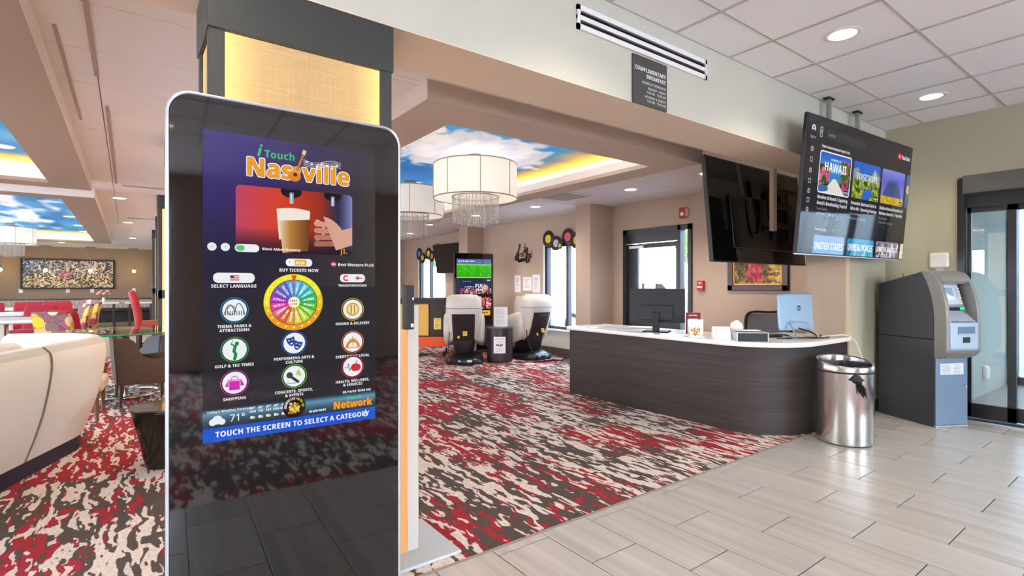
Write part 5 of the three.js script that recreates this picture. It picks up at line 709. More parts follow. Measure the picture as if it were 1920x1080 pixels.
{ // massage chairs
  const shellM = M(0xc9c0b4, 0.4), padM = M(0xb98f63, 0.5), darkM = M(0x241c22, 0.35);
  const yel = canvasTex(128, 96, (g, w, h) => { g.fillStyle = '#e8b82c'; g.fillRect(0, 0, w, h); g.fillStyle = '#3a2c08'; for (let i = 0; i < 4; i++) g.fillRect(14, 18 + i * 18, 96 - i * 14, 6); });
  const make = (label, pos, turn) => {
    const c = thing('massage_chair', label, 'massage chair', pos, turn, 'massage chairs');        // sitter looks to -z, the back is at +z
    obj('base', [loft([[0.0, 0.38, 0.5], [0.045, 0.4, 0.52], [0.085, 0.38, 0.5], [0.12, 0.3, 0.42], [0.15, 0.22, 0.34]].map(([y, a, b]) => ring([0, y, -0.06], [a, 0, 0], [0, 0, b], 0.45, 32)))], M(0x15161a, 0.3), c);
    obj('undercarriage', [loft([[0.1, -0.02, 0.17, 0.26], [0.2, 0.02, 0.2, 0.26], [0.34, 0.09, 0.235, 0.2], [0.42, 0.13, 0.25, 0.17]].map(([y, z, w, d]) => ring([0, y, z], [w, 0, 0], [0, 0, d], 0.5, 28)), 1.2)], M(0x0e0e11, 0.4), c);
    obj('base_port', [rb(0.1, 0.04, 0.03, 0.006, 0.12, 0.06, 0.45), rb(0.05, 0.03, 0.03, 0.006, -0.08, 0.06, 0.45)], silver, c);
    const spine = [[0.33, 0.175, 0.25, 0.1], [0.4, 0.2, 0.29, 0.16], [0.55, 0.25, 0.325, 0.19], [0.7, 0.3, 0.35, 0.2], [0.82, 0.335, 0.36, 0.2], [0.93, 0.36, 0.36, 0.19], [1.02, 0.36, 0.35, 0.17], [1.08, 0.34, 0.32, 0.13], [1.11, 0.32, 0.26, 0.07]];
    const bk = obj('backrest_shell', [loft(spine.map(([y, z, w, d]) => ring([0, y, z - 0.06], [w, 0, 0], [0, 0.12 * d, d], 0.6, 36)), 1.2)], shellM, c);
    const pan = [[0.3, 0.165, 0.19, 0.14], [0.42, 0.205, 0.23, 0.166], [0.56, 0.256, 0.24, 0.196], [0.7, 0.302, 0.25, 0.207], [0.81, 0.334, 0.255, 0.207]];
    obj('rear_panel', [loft(pan.map(([y, z, w, d]) => ring([0, y, z - 0.05], [w, 0, 0], [0, 0, d], 0.42, 32)), 0.8)], darkM, c, 'dark plastic panel low on the back');
    obj('grip_slot', [rb(0.24, 0.02, 0.02, 0.008, 0, 0.755, 0.478)], black, bk);
    obj('seam_line', [tube([[-0.365, 0.9, 0.2], [-0.33, 0.9, 0.42], [-0.15, 0.9, 0.486], [0.15, 0.9, 0.486], [0.33, 0.9, 0.42], [0.365, 0.9, 0.2]], 0.005)], M(0x8e8478, 0.6), bk);
    obj('warning_label', [new THREE.PlaneGeometry(0.085, 0.075).rotateX(-0.34).translate(0.03, 0.5, 0.4365)], printMat(yel), c); obj('round_label', [new THREE.CircleGeometry(0.025, 16).rotateX(-0.34).translate(-0.1, 0.44, 0.415)], printMat(yel), c);
    obj('head_cushion', [loft([[0.0, 0.2, 0.05], [0.06, 0.26, 0.07], [0.13, 0.24, 0.06], [0.17, 0.16, 0.03]].map(([y, w, d]) => ring([0, 0.95 + y, 0.19 - y * 0.2], [w, 0, 0], [0, 0, d + 0.05], 0.6, 24)))], padM, c);
    for (const s of [-1, 1]) {
      obj('arm_pod', [loft([[0.24, 0.05, 0.16, 0.62], [0.16, 0.09, 0.24, 0.58], [0.0, 0.1, 0.25, 0.54], [-0.25, 0.1, 0.24, 0.48], [-0.5, 0.09, 0.2, 0.45], [-0.62, 0.05, 0.12, 0.45]].map(([z, w, h, y]) => ring([s * 0.33, y, z], [w, 0, 0], [0, h, 0], 0.55, 24)), 1.2)], shellM, c);
      obj('wing', [loft([[0.0, 0.1], [0.12, 0.16], [0.26, 0.17], [0.4, 0.1]].map(([q, d]) => ring([s * (0.34 - q * 0.05), 0.68 + q, 0.16 - q * 0.05], [0.035, 0, 0], [0, 0, d], 0.6, 20)), 1.2)], shellM, c);
    }
    obj('seat_cushion', [rb(0.5, 0.14, 0.55, 0.05, 0, 0.42, -0.2)], padM, c); obj('leg_rest', [loft([[-0.5, 0.4, 0.24], [-0.68, 0.3, 0.25], [-0.8, 0.14, 0.24]].map(([z, y, w]) => ring([0, y, z], [w, 0, 0], [0, 0.08, 0.08], 0.5, 24)))], shellM, c);
    obj('power_cord', [tube([[-0.28, 0.55, 0.28], [-0.3, 0.3, 0.36], [-0.26, 0.12, 0.5], [-0.1, 0.02, 0.58], [0.2, 0.012, 0.6]], 0.008)], rubber, c);
    c.scale.set(0.8, 1, 0.92); return c;
  };
  const a = make('cream massage chair on the left, back turned, beside the orange-banded cart', [4.52, 0, -7.46], -0.58);
  dup(a, 'cream massage chair on the right, seen from behind, in front of the window', [5.66, 0, -7.22], 0.02);
  // dark drum table between them
  const t = thing('drum_table', 'dark brown cylindrical table between the two massage chairs', 'table', [5.01, 0, -7.13]); obj('drum', [lathe([[0, 0.0], [0.2, 0], [0.215, 0.02], [0.215, 0.52], [0.22, 0.54], [0.22, 0.565], [0.215, 0.57], [0, 0.57]], 48)], M(0x31262a, 0.4), t);
  const nt = canvasTex(256, 330, (g, w, h) => { g.fillStyle = '#ece8e2'; g.fillRect(0, 0, w, h); bars(g, 40, 34, 176, 16, 9, '#777', 3); bars(g, 60, 92, 140, 14, 8, '#888', 4); bars(g, 60, 140, 140, 50, 4, '#444', 5); for (let i = 0; i < 4; i++) { g.fillStyle = '#b4b0aa'; g.fillRect(40, 230 + i * 20, 176 - (i % 2) * 30, 6); } });
  const nt2 = canvasTex(256, 360, (g, w, h) => { g.fillStyle = '#e8e6e6'; g.fillRect(0, 0, w, h); for (let i = 0; i < 13; i++) { g.fillStyle = '#b0aeb0'; g.fillRect(28, 34 + i * 23, 190 - (i * 31) % 60, 6); } });
  const n1 = thing('paper_notice', 'white printed notice taped to the front of the dark drum table', 'notice', [5.01, 0.29, -7.13], -0.62); obj('sheet', [(() => { const g = new THREE.CylinderGeometry(0.2185, 0.2185, 0.27, 16, 1, true, -0.46, 0.92); return g; })()], new THREE.MeshStandardMaterial({ map: nt, roughness: 0.8, side: THREE.DoubleSide }), n1);
  const n2 = thing('paper_notice', 'white printed notice standing on top of the dark drum table', 'notice', [5.02, 0.571, -7.11], -0.62); obj('stand', [rb(0.2, 0.012, 0.1, 0.003, 0, 0.006, 0), rb(0.23, 0.33, 0.006, 0.002, 0, 0.17, -0.01)], glass, n2); obj('sheet', [new THREE.PlaneGeometry(0.225, 0.325).translate(0, 0.172, -0.0062)], printMat(nt2), n2);
  tag(obj('floor_cable', [tube([[5.1, 0.01, -6.85], [5.3, 0.01, -6.7], [5.6, 0.01, -6.62], [5.9, 0.01, -6.55], [6.1, 0.01, -6.7], [6.3, 0.01, -6.6]], 0.01, 50)], rubber), 'black power cable on the carpet behind the right massage chair', 'cable');
}
{ // cart with orange band
  const c = thing('cart', 'dark brown open cart with an orange lower band on casters, left of the massage chair', 'cart', [4.37, 0, -8.66], -0.62), W = 0.98, D = 0.5;
  obj('top', [rb(W, 0.04, D, 0.006, 0, 1.02, 0), rb(W, 0.09, 0.03, 0.006, 0, 0.975, D / 2 - 0.015)], darkWood, c); obj('side_panel', [rb(0.34, 0.62, 0.03, 0.004, W / 2 - 0.17, 0.66, D / 2 - 0.015)], darkWood, c); obj('back_panel', [bx(-W / 2, W / 2, 0.35, 1.0, -D / 2, -D / 2 + 0.03)], darkWood, c); obj('end_panel', [bx(W / 2 - 0.03, W / 2, 0.35, 1.0, -D / 2, D / 2), bx(-W / 2, -W / 2 + 0.03, 0.35, 1.0, -D / 2, D / 2)], darkWood, c);
  obj('yellow_board', [bx(-W / 2 + 0.03, W / 2 - 0.36, 0.36, 0.98, D / 2 - 0.04, D / 2 - 0.02)], M(0xd8a84c, 0.6), c); obj('shelf', [bx(-W / 2, W / 2, 0.74, 0.76, -D / 2, D / 2 - 0.04), bx(-W / 2, W / 2, 0.34, 0.37, -D / 2, D / 2)], brownWood, c);
  obj('orange_band', [rb(W + 0.02, 0.17, D + 0.02, 0.006, 0, 0.255, 0)], M(0xe8500c, 0.45), c);
  for (const sx of [-1, 1]) for (const sz of [-1, 1]) { const k = obj('caster', [cyl(0.05, 0.05, 0.03, 0, 0, 0, 18).rotateZ(PI / 2).translate(sx * 0.4, 0.05, sz * 0.2)], rubber, c); obj('fork', [rb(0.05, 0.1, 0.05, 0.006, sx * 0.4, 0.12, sz * 0.2)], silver, k); }
  const yt = canvasTex(128, 180, (g, w, h) => { g.fillStyle = '#e8c868'; g.fillRect(0, 0, w, h); for (let i = 0; i < 6; i++) { g.fillStyle = '#8a6420'; g.fillRect(20, 24 + i * 24, 88 - (i % 3) * 18, 7); } });
  obj('label', [new THREE.PlaneGeometry(0.13, 0.2).translate(W / 2 - 0.2, 0.58, D / 2 + 0.0008)], printMat(yt), c);
}
// vinyl records above the windows
{
  const recs = (list) => list.forEach(([x, y, z, r, lab, l, tilt]) => { const v = thing('vinyl_record', l, 'record', [x, y, z], -PI / 2, 'records above the windows'); obj('disc', [lathe([[0.008, -0.004], [r * 0.4, -0.004], [r * 0.42, -0.006], [r, -0.006], [r, 0.006], [r * 0.42, 0.006], [r * 0.4, 0.004], [0.008, 0.004]], 40).rotateX(PI / 2)], M(0x1a1718, 0.25), v); obj('label', [new THREE.RingGeometry(0.008, r * 0.5, 32).translate(0, 0, 0.0072), new THREE.TorusGeometry(r * 0.5, 0.003, 6, 32).translate(0, 0, 0.006)], M(lab, 0.6), v); obj('groove_ring', [new THREE.TorusGeometry(r * 0.72, 0.002, 4, 40).translate(0, 0, 0.006), new THREE.TorusGeometry(r * 0.86, 0.002, 4, 40).translate(0, 0, 0.006)], M(0x4a4648, 0.3), v); v.rotation.z = tilt || 0; });
  const A = WX - 0.02, B = WX - 0.055;
  recs([[A, 2.14, -7.46, 0.155, 0xe0c820, 'record with a large yellow label above the near window'], [B, 2.04, -7.2, 0.135, 0xc8c4c0, 'dark record with a small pale label between the yellow and pink ones'], [A, 2.14, -6.92, 0.155, 0xd8506c, 'record with a pink red label above the near window'], [B, 2.06, -6.66, 0.15, 0xd8a840, 'record with an orange label next to the pilaster'], [B - 0.014, 1.99, -7.08, 0.065, 0xc8d83c, 'small record with a lime label at the top of the near window'],
    [A, 2.12, -12.85, 0.16, 0x5c78c8, 'record with a blue label, far left above the far window'], [B, 2.0, -12.58, 0.14, 0xc8b84c, 'smaller record with a mustard label above the far window'], [A, 2.1, -12.3, 0.16, 0xe0d020, 'record with a bright yellow label above the far window'], [B, 2.02, -12.05, 0.14, 0x9a6a5c, 'record with a brown label above the far window'], [A, 2.18, -11.82, 0.16, 0xb89a94, 'record with a dusty pink label touching the wall television']]);
  const s = thing('music_wall_art', 'dark metal wall art of small musical instruments', 'wall art', [WX - 0.012, 1.86, -8.25], -PI / 2), r = rng(12), bz = M(0x2c1c14, 0.35, { metalness: 0.5 });
  const inst = (name, geos) => obj(name, geos, bz, s);
  inst('guitar', [new THREE.SphereGeometry(0.06, 16, 10).scale(1, 1, 0.3).translate(-0.2, -0.03, 0.01), new THREE.SphereGeometry(0.045, 16, 10).scale(1, 1, 0.3).translate(-0.17, 0.04, 0.01), bar([-0.17, 0.05, 0.012], [-0.1, 0.2, 0.012], 0.01), box(0.03, 0.05, 0.014, -0.095, 0.21, 0.012)]);
  inst('trumpet', [bar([-0.1, 0.02, 0.015], [0.1, 0.1, 0.015], 0.008), new THREE.ConeGeometry(0.04, 0.08, 16).rotateZ(-1.2).translate(0.12, 0.108, 0.015).clone(), new THREE.TorusGeometry(0.035, 0.007, 6, 20).translate(0, 0.02, 0.015)]);
  inst('saxophone', [tube([[0.14, 0.16, 0.015], [0.13, 0.02, 0.015], [0.11, -0.1, 0.015], [0.15, -0.14, 0.015], [0.2, -0.1, 0.015], [0.21, -0.02, 0.015]], 0.018), new THREE.ConeGeometry(0.04, 0.06, 14).rotateX(PI).translate(0.215, 0.0, 0.015)]);
  inst('drum', [cyl(0.055, 0.055, 0.05, 0, 0, 0, 20).rotateX(0.4).translate(0.0, -0.08, 0.02), cyl(0.035, 0.035, 0.04, 0, 0, 0, 20).rotateX(0.4).translate(-0.09, -0.1, 0.02), bar([-0.05, -0.02, 0.03], [0.06, 0.0, 0.03], 0.005)]);
  inst('note', [new THREE.SphereGeometry(0.022, 12, 8).scale(1.2, 0.9, 0.4).translate(0.27, -0.03, 0.012), bar([0.292, -0.03, 0.012], [0.292, 0.09, 0.012], 0.006), new THREE.SphereGeometry(0.02, 12, 8).scale(1.2, 0.9, 0.4).translate(0.06, 0.16, 0.012), bar([0.08, 0.16, 0.012], [0.08, 0.25, 0.012], 0.006)]);
  const doc = (seed, kind) => canvasTex(192, 256, (g, w, h) => { const q = rng(seed); g.fillStyle = '#e6e2de'; g.fillRect(0, 0, w, h); if (kind === 1) { g.strokeStyle = '#a8a8a4'; g.lineWidth = 3; g.strokeRect(40, 40, 112, 170); } for (let i = 0; i < 8; i++) { g.fillStyle = kind === 2 && i < 3 ? '#6a6a70' : '#a8a6a4'; g.fillRect(36, 46 + i * 22, 50 + q() * 70, kind === 0 && i < 4 ? 11 : 6); } });
  for (const [z, w, h, k, l] of [[-8.44, 0.2, 0.34, 0, 'left of three white papers on the wall under the instrument art'], [-8.12, 0.28, 0.27, 1, 'middle of three white papers on the wall, squarer than its neighbours'], [-7.84, 0.23, 0.35, 2, 'right of three white papers on the wall, next to the window']]) { const p = thing('wall_notice', l, 'notice', [WX, 1.3, z], -PI / 2); obj('sheet', [rb(w, h, 0.006, 0.002, 0, 0, 0.003)], paper, p); obj('print', [new THREE.PlaneGeometry(w - 0.01, h - 0.01).translate(0, 0, 0.0066)], printMat(doc(80 + k, k)), p); }
  const t = thing('television', 'unlit black wall television tilted down beside the far window', 'television', [6.22, 1.92, -10.95]); turned(t, 0.2, -PI / 2 + 0.08); obj('case', [rb(1.25, 0.72, 0.04, 0.008, 0, 0, 0)], M(0x1b1a1d, 0.3), t); obj('screen', [new THREE.PlaneGeometry(1.22, 0.69).translate(0, 0.004, 0.021)], M(0x19181b, 0.2), t); obj('wall_arm', [bar([0, 0, -0.02], [0, 0.03, -0.128], 0.03)], black, t);
}

// ================= SEATING GROUP AT LEFT =================
{ // cream tub sofa: a U-shaped back with rounded corners, flaring outwards
  const s = thing('sofa', 'cream upholstered curved tub sofa with a dark navy base, back to the carpet aisle', 'sofa', [-0.493, 0, -4.742], -0.39);
  // plan path of the outer base, local: back along z at x = 0, arms towards -x
  const path = [], R = 0.55, zf = -0.98, zn = 1.25, arm = 0.75;
  path.push([-arm, zf]); for (let i = 0; i <= 4; i++) path.push([-arm + (arm - R) * i / 4 + 0.0001 * i, zf]);
  for (let i = 1; i <= 9; i++) { const a = -PI / 2 + i / 9 * PI / 2; path.push([-R + Math.cos(a) * R, zf + R + Math.sin(a) * R]); }
  for (let i = 1; i <= 10; i++) path.push([0, zf + R + (zn - R - zf - R) * i / 10]);
  for (let i = 1; i <= 9; i++) { const a = i / 9 * PI / 2; path.push([-R + Math.cos(a) * R, zn - R + Math.sin(a) * R]); }
  for (let i = 1; i <= 4; i++) path.push([-R - (arm - R) * i / 4, zn]);
  const P = path.slice(1).map((p) => new THREE.Vector2(...p)), nrm = P.map((p, i) => { const a = P[Math.max(0, i - 1)], b = P[Math.min(P.length - 1, i + 1)], d = b.clone().sub(a).normalize(); return new THREE.Vector2(d.y, -d.x); });
  const sgn = nrm[Math.floor(P.length / 2)].x > 0 ? 1 : -1; nrm.forEach((n) => n.multiplyScalar(sgn));
  // cross-section (offset outwards, height): outer skin bottom to top, rounded rim, inner skin
  const prof = [[0.0, 0.11], [0.05, 0.25], [0.10, 0.42], [0.135, 0.6], [0.15, 0.74], [0.14, 0.82], [0.10, 0.86], [0.04, 0.865], [-0.03, 0.84], [-0.07, 0.78], [-0.11, 0.6], [-0.13, 0.4], [-0.13, 0.11]];
  const sec = (i, k = 1, grow = 0) => prof.map(([o, y]) => V(P[i].x + nrm[i].x * (o * k + (o > -0.05 ? grow : 0)), y, P[i].y + nrm[i].y * (o * k + (o > -0.05 ? grow : 0))));
  obj('back_shell', [loft(P.map((_, i) => sec(i)), 1.0)], creamFabric, s);
  const pl = P.map((p, i) => [p.x + nrm[i].x * -0.012, p.y + nrm[i].y * -0.012]); obj('plinth', [flat(shape(pl), 0.115)], M(0x161a2c, 0.6), s);
  // piping seams down the outer back
  for (const i of [Math.floor(P.length * 0.5), Math.floor(P.length * 0.78)]) obj('seam', [tube(prof.slice(0, 7).map(([o, y]) => [P[i].x + nrm[i].x * (o + 0.003), y, P[i].y + nrm[i].y * (o + 0.003)]), 0.006, 30)], M(0x6a5c4c, 0.9), s);
  const seat = P.map((p, i) => [p.x - nrm[i].x * 0.12, p.y - nrm[i].y * 0.12]); obj('seat_cushion', [flat(shape(seat), 0.34, 0.02).translate(0, 0.11, 0)], creamFabric, s);
  obj('back_cushion', [rb(0.16, 0.42, 0.8, 0.06, -0.25, 0.66, 0.2, 3).applyMatrix4(new THREE.Matrix4().makeRotationZ(0.0))], M(0xe2d8c8, 0.95, { bumpMap: fabricBump, bumpScale: 0.001 }), s);
}
{ // tapered dark side table half behind the kiosk
  const t = thing('side_table', 'dark glossy tapered side table, half hidden by the kiosk edge', 'table', [0.215, 0, -4.42]); obj('tapered_body', [lathe([[0, 0], [0.115, 0], [0.12, 0.01], [0.18, 0.3], [0.205, 0.4], [0.202, 0.408], [0, 0.408]], 48)], M(0x17120f, 0.18), t); obj('top_disc', [lathe([[0, 0.408], [0.211, 0.408], [0.215, 0.416], [0.211, 0.424], [0, 0.424]], 48)], M(0x2a211c, 0.12), t);
}
{ // round glass table
  const t = thing('glass_table', 'round green-edged glass table on a chrome foot behind the sofa', 'table', [-0.03, 0, -7.45]); obj('glass_top', [lathe([[0, 0.735], [0.655, 0.735], [0.66, 0.74], [0.66, 0.748], [0.655, 0.753], [0, 0.753]], 72)], glassGreen, t);
  obj('glass_edge', [new THREE.TorusGeometry(0.66, 0.0085, 8, 96).rotateX(PI / 2).translate(0, 0.744, 0)], M(0x1f8a5c, 0.15), t, 'bright green edge of the glass'); obj('column', [cyl(0.05, 0.05, 0.7, 0, 0.38, 0)], chrome, t); obj('foot_ring', [new THREE.TorusGeometry(0.34, 0.02, 10, 48).rotateX(PI / 2).translate(0, 0.03, 0), bar([-0.34, 0.03, 0], [0.34, 0.03, 0], 0.016), bar([0, 0.03, -0.34], [0, 0.03, 0.34], 0.016)], chrome, t); obj('top_plate', [cyl(0.16, 0.16, 0.012, 0, 0.729, 0)], chrome, t);
}
function woodArmchair(name, label, pos, turn, fabric, body) {
  const c = thing(name, label, 'armchair', pos, turn);                    // sitter looks to +z
  const side = new THREE.Shape(); side.moveTo(-0.33, 0.28); side.lineTo(-0.38, 0.86); side.bezierCurveTo(-0.2, 0.88, -0.14, 0.84, -0.1, 0.72); side.bezierCurveTo(-0.06, 0.62, 0.0, 0.58, 0.1, 0.585); side.lineTo(0.32, 0.6); side.lineTo(0.3, 0.26); side.closePath();
  for (const s of [-1, 1]) obj('side_panel', [extr(side, 0.045, 0.006, 20).rotateY(-PI / 2).translate(s > 0 ? 0.335 : -0.29, 0, 0)], body, c);
  obj('back_panel', [rb(0.62, 0.6, 0.045, 0.012, 0, 0.58, 0).applyMatrix4(new THREE.Matrix4().makeRotationX(-0.08).setPosition(0, 0, -0.31))], body, c);
  obj('back_cushion', [rb(0.54, 0.42, 0.1, 0.04, 0, 0.66, 0, 3).applyMatrix4(new THREE.Matrix4().makeRotationX(-0.08).setPosition(0, 0, -0.24))], fabric, c); obj('seat_cushion', [rb(0.56, 0.16, 0.6, 0.05, 0, 0.4, 0.04, 3)], fabric, c);
  for (const [x, z] of [[-0.29, -0.3], [0.29, -0.3], [-0.29, 0.27], [0.29, 0.27]]) obj('leg', [bar([x, 0.29, z], [x * 1.03, 0, z * 1.04], 0.032, 0.018, 4)], body, c); return c;
}
woodArmchair('armchair', 'dark brown wooden-sided armchair with a cream seat at the round glass table', [0.14, 0, -7.0], 1.66, M(0xb8a894, 0.9), M(0x3a2414, 0.35)).scale.set(0.8, 0.83, 0.72);
woodArmchair('armchair', 'wooden chair with a cream seat and light brown legs, mostly hidden behind the sofa', [-0.44, 0, -6.5], 1.5, M(0xcabba6, 0.9), M(0x6a5038, 0.4)).scale.set(0.8, 0.8, 0.8);
woodArmchair('armchair', 'grey upholstered armchair behind the glass table beside the column', [0.28, 0, -8.45], -2.3, M(0x6d6b70, 0.9), M(0x5a585c, 0.9)).scale.set(0.8, 0.72, 0.8);

// ================= DINING END =================
const patt = canvasTex(512, 512, (g, w, h) => { const r = rng(44); g.fillStyle = '#8a1826'; g.fillRect(0, 0, w, h); for (let i = 0; i < 90; i++) { const x = r() * w, y = r() * h, q = 50 + r() * 26; for (const [dx, dy] of [[0, 0], [w, 0], [-w, 0], [0, h], [0, -h]]) { disc(g, x + dx, y + dy, q + 3, '#3a2018'); disc(g, x + dx, y + dy, q, ['#d8a41c', '#8c1c2c', '#d8bc94', '#6a5650', '#c89460', '#7a4a58'][i % 6]); } } });
patt.wrapS = patt.wrapT = THREE.RepeatWrapping; patt.repeat.set(1.5, 1.5); const pattM = new THREE.MeshStandardMaterial({ map: patt, roughness: 0.85 });
function parsons(label, pos, turn, m, group, h = 0.98, tall = 0) {
  const c = thing(tall ? 'bar_chair' : 'dining_chair', label, 'chair', pos, turn, group), y = 0.47 + tall;                    // sitter looks to +z
  obj('seat', [uvBox(rb(0.47, 0.11, 0.48, 0.03, 0, y - 0.03, 0.02))], m, c); const b = h + tall - y + 0.1;
  const back = []; for (let i = 0; i <= 8; i++) { const t = i / 8; back.push(ring([0, y - 0.08 + b * t, -0.2 - 0.1 * t * t], [0.235 - (t > 0.9 ? 0.02 : 0), 0, 0], [0, 0, 0.04 - (t > 0.9 ? 0.015 : 0)], 0.3, 24)); } obj('backrest', [loft(back, 1.0)], m, c);
  for (const [x, z] of [[-0.2, -0.19], [0.2, -0.19], [-0.2, 0.21], [0.2, 0.21]]) obj('leg', [bar([x, y - 0.07, z], [x * 1.04, 0, z * 1.06], 0.026, 0.017, 4)], darkWood, c); if (tall) obj('foot_rail', [bar([-0.2, 0.25, 0.21], [0.2, 0.25, 0.21], 0.014), bar([-0.2, 0.25, -0.19], [-0.2, 0.25, 0.21], 0.014), bar([0.2, 0.25, -0.19], [0.2, 0.25, 0.21], 0.014)], darkWood, c); return c;
}
function table(label, x, z, w, d, base = 'post', turn = 0) {
  const t = thing('dining_table', label, 'table', [x, 0, z], turn, 'dining tables'); obj('tabletop', [rb(w, 0.045, d, 0.012, 0, 0.73, 0)], tabletop, t); obj('edge_band', [rb(w - 0.02, 0.02, d - 0.02, 0.006, 0, 0.705, 0)], M(0x9a958c, 0.5), t);
  if (base === 'post') { obj('pedestal', [rb(0.11, 0.7, 0.11, 0.006, 0, 0.36, 0)], M(0xb8aca0, 0.35, { metalness: 0.4 }), t); obj('foot', [rb(0.5, 0.03, 0.5, 0.01, 0, 0.015, 0)], M(0x6a6058, 0.4), t); }
  else { obj('side_leg', [rb(0.06, 0.7, d * 0.7, 0.006, -w * 0.34, 0.35, 0)], darkWood, t); obj('side_leg', [rb(0.06, 0.7, d * 0.7, 0.006, w * 0.34, 0.35, 0)], darkWood, t); } return t;
}
table('white dining table nearest the sofa, at the left edge', -1.65, -11.05, 1.1, 1.1); table('long white dining table behind the nearest one at the left edge', -1.9, -13.4, 1.2, 0.9); table('white dining table in the middle of the dining room between the red chairs', -2.1, -16.2, 1.1, 0.8); table('small white dining table before the booth bench, behind the red dining chairs', -1.85, -19.3, 0.9, 0.8);
table('white booth table with dark legs and a small flower, left of the bench gap', -0.62, -20.4, 0.8, 0.8, 'legs'); table('white booth table with dark legs at the right end of the bench', 0.32, -20.2, 0.8, 0.8, 'legs');
parsons('patterned dining chair nearest the sofa, its back of coloured discs towards the camera', [-0.66, 0, -9.3], 2.6, pattM, 'patterned dining chairs', 0.9); parsons('patterned dining chair behind the nearest patterned one, turned sideways', [-0.86, 0, -12.0], -1.2, pattM, 'patterned dining chairs', 0.92); parsons('patterned dining chair farthest away, beside the booth table with flowers', [-0.8, 0, -13.3], -0.9, pattM, 'patterned dining chairs', 0.96);
[['red dining chair at the left picture edge behind the white tables', -2.25, -14.75, 0.2, 0.88], ['wide-backed red dining chair left of the middle dining table', -1.64, -14.5, 0.1, 0.9], ['red dining chair right of the middle dining table', -1.36, -12.5, -0.3, 0.88], ['red dining chair behind the nearest patterned chair', -0.7, -11.0, 2.6, 0.86], ['red dining chair farthest right before the booth', -1.12, -14.0, 0.2, 0.92], ['red dining chair tucked under the nearest white table', -1.75, -9.75, 2.9, 0.86], ['red dining chair at the right side of the nearest white table', -1.12, -10.3, -1.5, 0.84]].forEach(([l, x, z, a, h]) => parsons(l, [x, 0, z], a, redFabric, 'red dining chairs', h));
parsons('tall red leather bar chair nearer the lantern column', [0.33, 0, -10.35], 1.6, redLeather, 'red bar chairs', 0.98, 0.16); parsons('tall red leather bar chair behind the first one at the bar table', [0.36, 0, -11.0], 1.6, redLeather, 'red bar chairs', 1.0, 0.16);
{ const b = thing('bar_table', 'pale high table with a glowing yellow side between the lantern columns', 'table', [0.92, 0, -10.55]); obj('tabletop', [rb(0.56, 0.06, 1.6, 0.01, 0, 1.0, 0)], M(0xe8d6a8, 0.4), b); obj('apron', [rb(0.5, 0.1, 1.54, 0.01, 0, 0.92, 0)], M(0xe0c07a, 0.5), b); for (const [x, z] of [[-0.22, -0.74], [0.22, -0.74], [-0.22, 0.74], [0.22, 0.74]]) obj('leg', [rb(0.05, 0.88, 0.05, 0.006, x, 0.44, z)], brass, b); }
{ // booth bench along the dining wall
  const bk = canvasTex(512, 256, (g, w, h) => { g.fillStyle = '#b8a898'; g.fillRect(0, 0, w, h); for (let j = -1; j < 5; j++) for (let i = -1; i < 9; i++) { g.strokeStyle = '#94826f'; g.lineWidth = 8; g.beginPath(); g.arc(i * 64 + (j % 2) * 32, j * 64, 36, 0.1, PI - 0.1); g.stroke(); disc(g, i * 64 + (j % 2) * 32, j * 64 + 10, 12, '#cbbcaa'); } }); bk.wrapS = bk.wrapT = THREE.RepeatWrapping; bk.repeat.set(0.9, 1.8);
  const b = thing('booth_bench', 'long dark booth bench with a patterned back along the dining wall', 'bench', [-1.6, 0, -22.7]); obj('seat', [rb(5.2, 0.12, 0.55, 0.04, 0, 0.42, 0)], M(0x2a2422, 0.4), b); obj('base', [bx(-2.6, 2.6, 0, 0.36, -0.25, 0.18)], M(0x1a1614, 0.6), b); obj('padded_back', [uvBox(rb(5.2, 0.36, 0.12, 0.03, 0, 0.6, -0.23))], new THREE.MeshStandardMaterial({ map: bk, roughness: 0.8 }), b); obj('cap_rail', [bx(-2.62, 2.62, 0.78, 0.82, -0.3, -0.16)], darkWood, b);
}
{ const f = thing('flower_vase', 'small pink flower arrangement on the booth table', 'flowers', [-0.6, 0.7525, -20.35]); obj('vase', [lathe([[0, 0], [0.05, 0], [0.06, 0.05], [0.035, 0.12], [0.04, 0.14]])], white, f); const r = rng(3); obj('stem', Array.from({ length: 7 }, (_, i) => bar([0, 0.1, 0], [(i - 3) * 0.05, 0.24 + (i % 3) * 0.04, (i % 2) * 0.05], 0.004)), M(0x54702c, 0.8), f); for (let i = 0; i < 7; i++) obj('blossom', [new THREE.IcosahedronGeometry(0.045, 1).scale(1, 0.7, 1).translate((i - 3) * 0.05, 0.26 + (i % 3) * 0.04, (i % 2) * 0.05)], M(i % 2 ? 0xe8c4b8 : 0xd89c98, 0.8), f); }
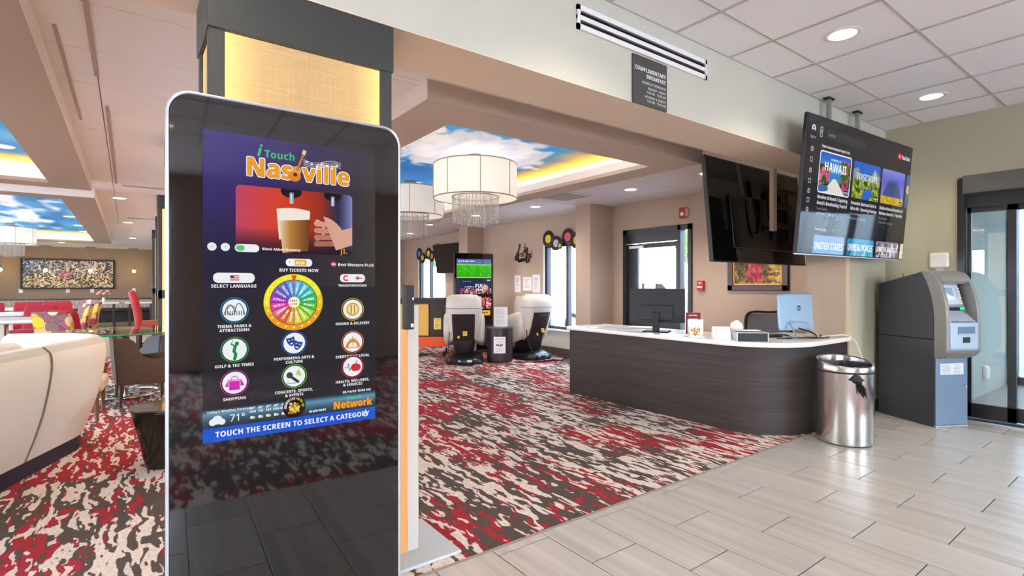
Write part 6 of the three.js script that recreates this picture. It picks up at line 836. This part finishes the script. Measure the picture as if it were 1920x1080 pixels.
{ // collage picture
  const tx = canvasTex(1400, 560, (g, w, h) => { const r = rng(91); g.fillStyle = '#2a2830'; g.fillRect(0, 0, w, h); for (let i = 0; i < 2600; i++) { const x = r() * w, y = r() * h, cs = y > h * 0.5 ? ['#b8a078', '#d8ccb0', '#8a7048', '#3c3428', '#c8b890', '#26221c'] : x < w * 0.4 ? ['#5a6c98', '#c8ccd8', '#2c3450', '#a89878', '#8090b8', '#20222c'] : ['#a8a0b0', '#d8d4cc', '#4a4660', '#987c60', '#b8b0a0', '#2c2a30']; disc(g, x, y, 6 + r() * 15, cs[Math.floor(r() * 6)]); } for (let i = 0; i < 90; i++) disc(g, w * 0.45 + (r() - 0.5) * 180, h * 0.55 + (r() - 0.5) * 130, 6 + r() * 9, ['#b04860', '#d88c98', '#7a2c40'][Math.floor(r() * 3)]); });
  const p = thing('collage_picture', 'wide black-framed collage picture on the dining wall', 'picture', [-1.585, 1.645, -23.0]), W = 2.42, H = 1.0; obj('frame', [bx(-W / 2, W / 2, H / 2 - 0.045, H / 2, 0, 0.05), bx(-W / 2, W / 2, -H / 2, -H / 2 + 0.045, 0, 0.05), bx(-W / 2, -W / 2 + 0.045, -H / 2, H / 2, 0, 0.05), bx(W / 2 - 0.045, W / 2, -H / 2, H / 2, 0, 0.05)], black, p); obj('collage', [new THREE.PlaneGeometry(W - 0.09, H - 0.09).translate(0, 0, 0.02)], printMat(tx, 0.5), p);
}
[[-2.79, 'leftmost white outlet plate under the collage picture'], [-1.63, 'white outlet plate under the middle of the collage picture'], [-0.99, 'white outlet plate under the right part of the collage picture'], [0.17, 'white outlet plate right of the collage picture']].forEach(([x, l]) => { const o = thing('wall_outlet', l, 'outlet', [x, 1.09, -23.0]); obj('plate', [rb(0.1, 0.14, 0.012, 0.004, 0, 0, 0.006)], white, o); obj('socket', [rb(0.04, 0.035, 0.004, 0.002, 0, 0.028, 0.013), rb(0.04, 0.035, 0.004, 0.002, 0, -0.028, 0.013)], paper, o); });
shadows(scene);
renderer.render(scene, camera);
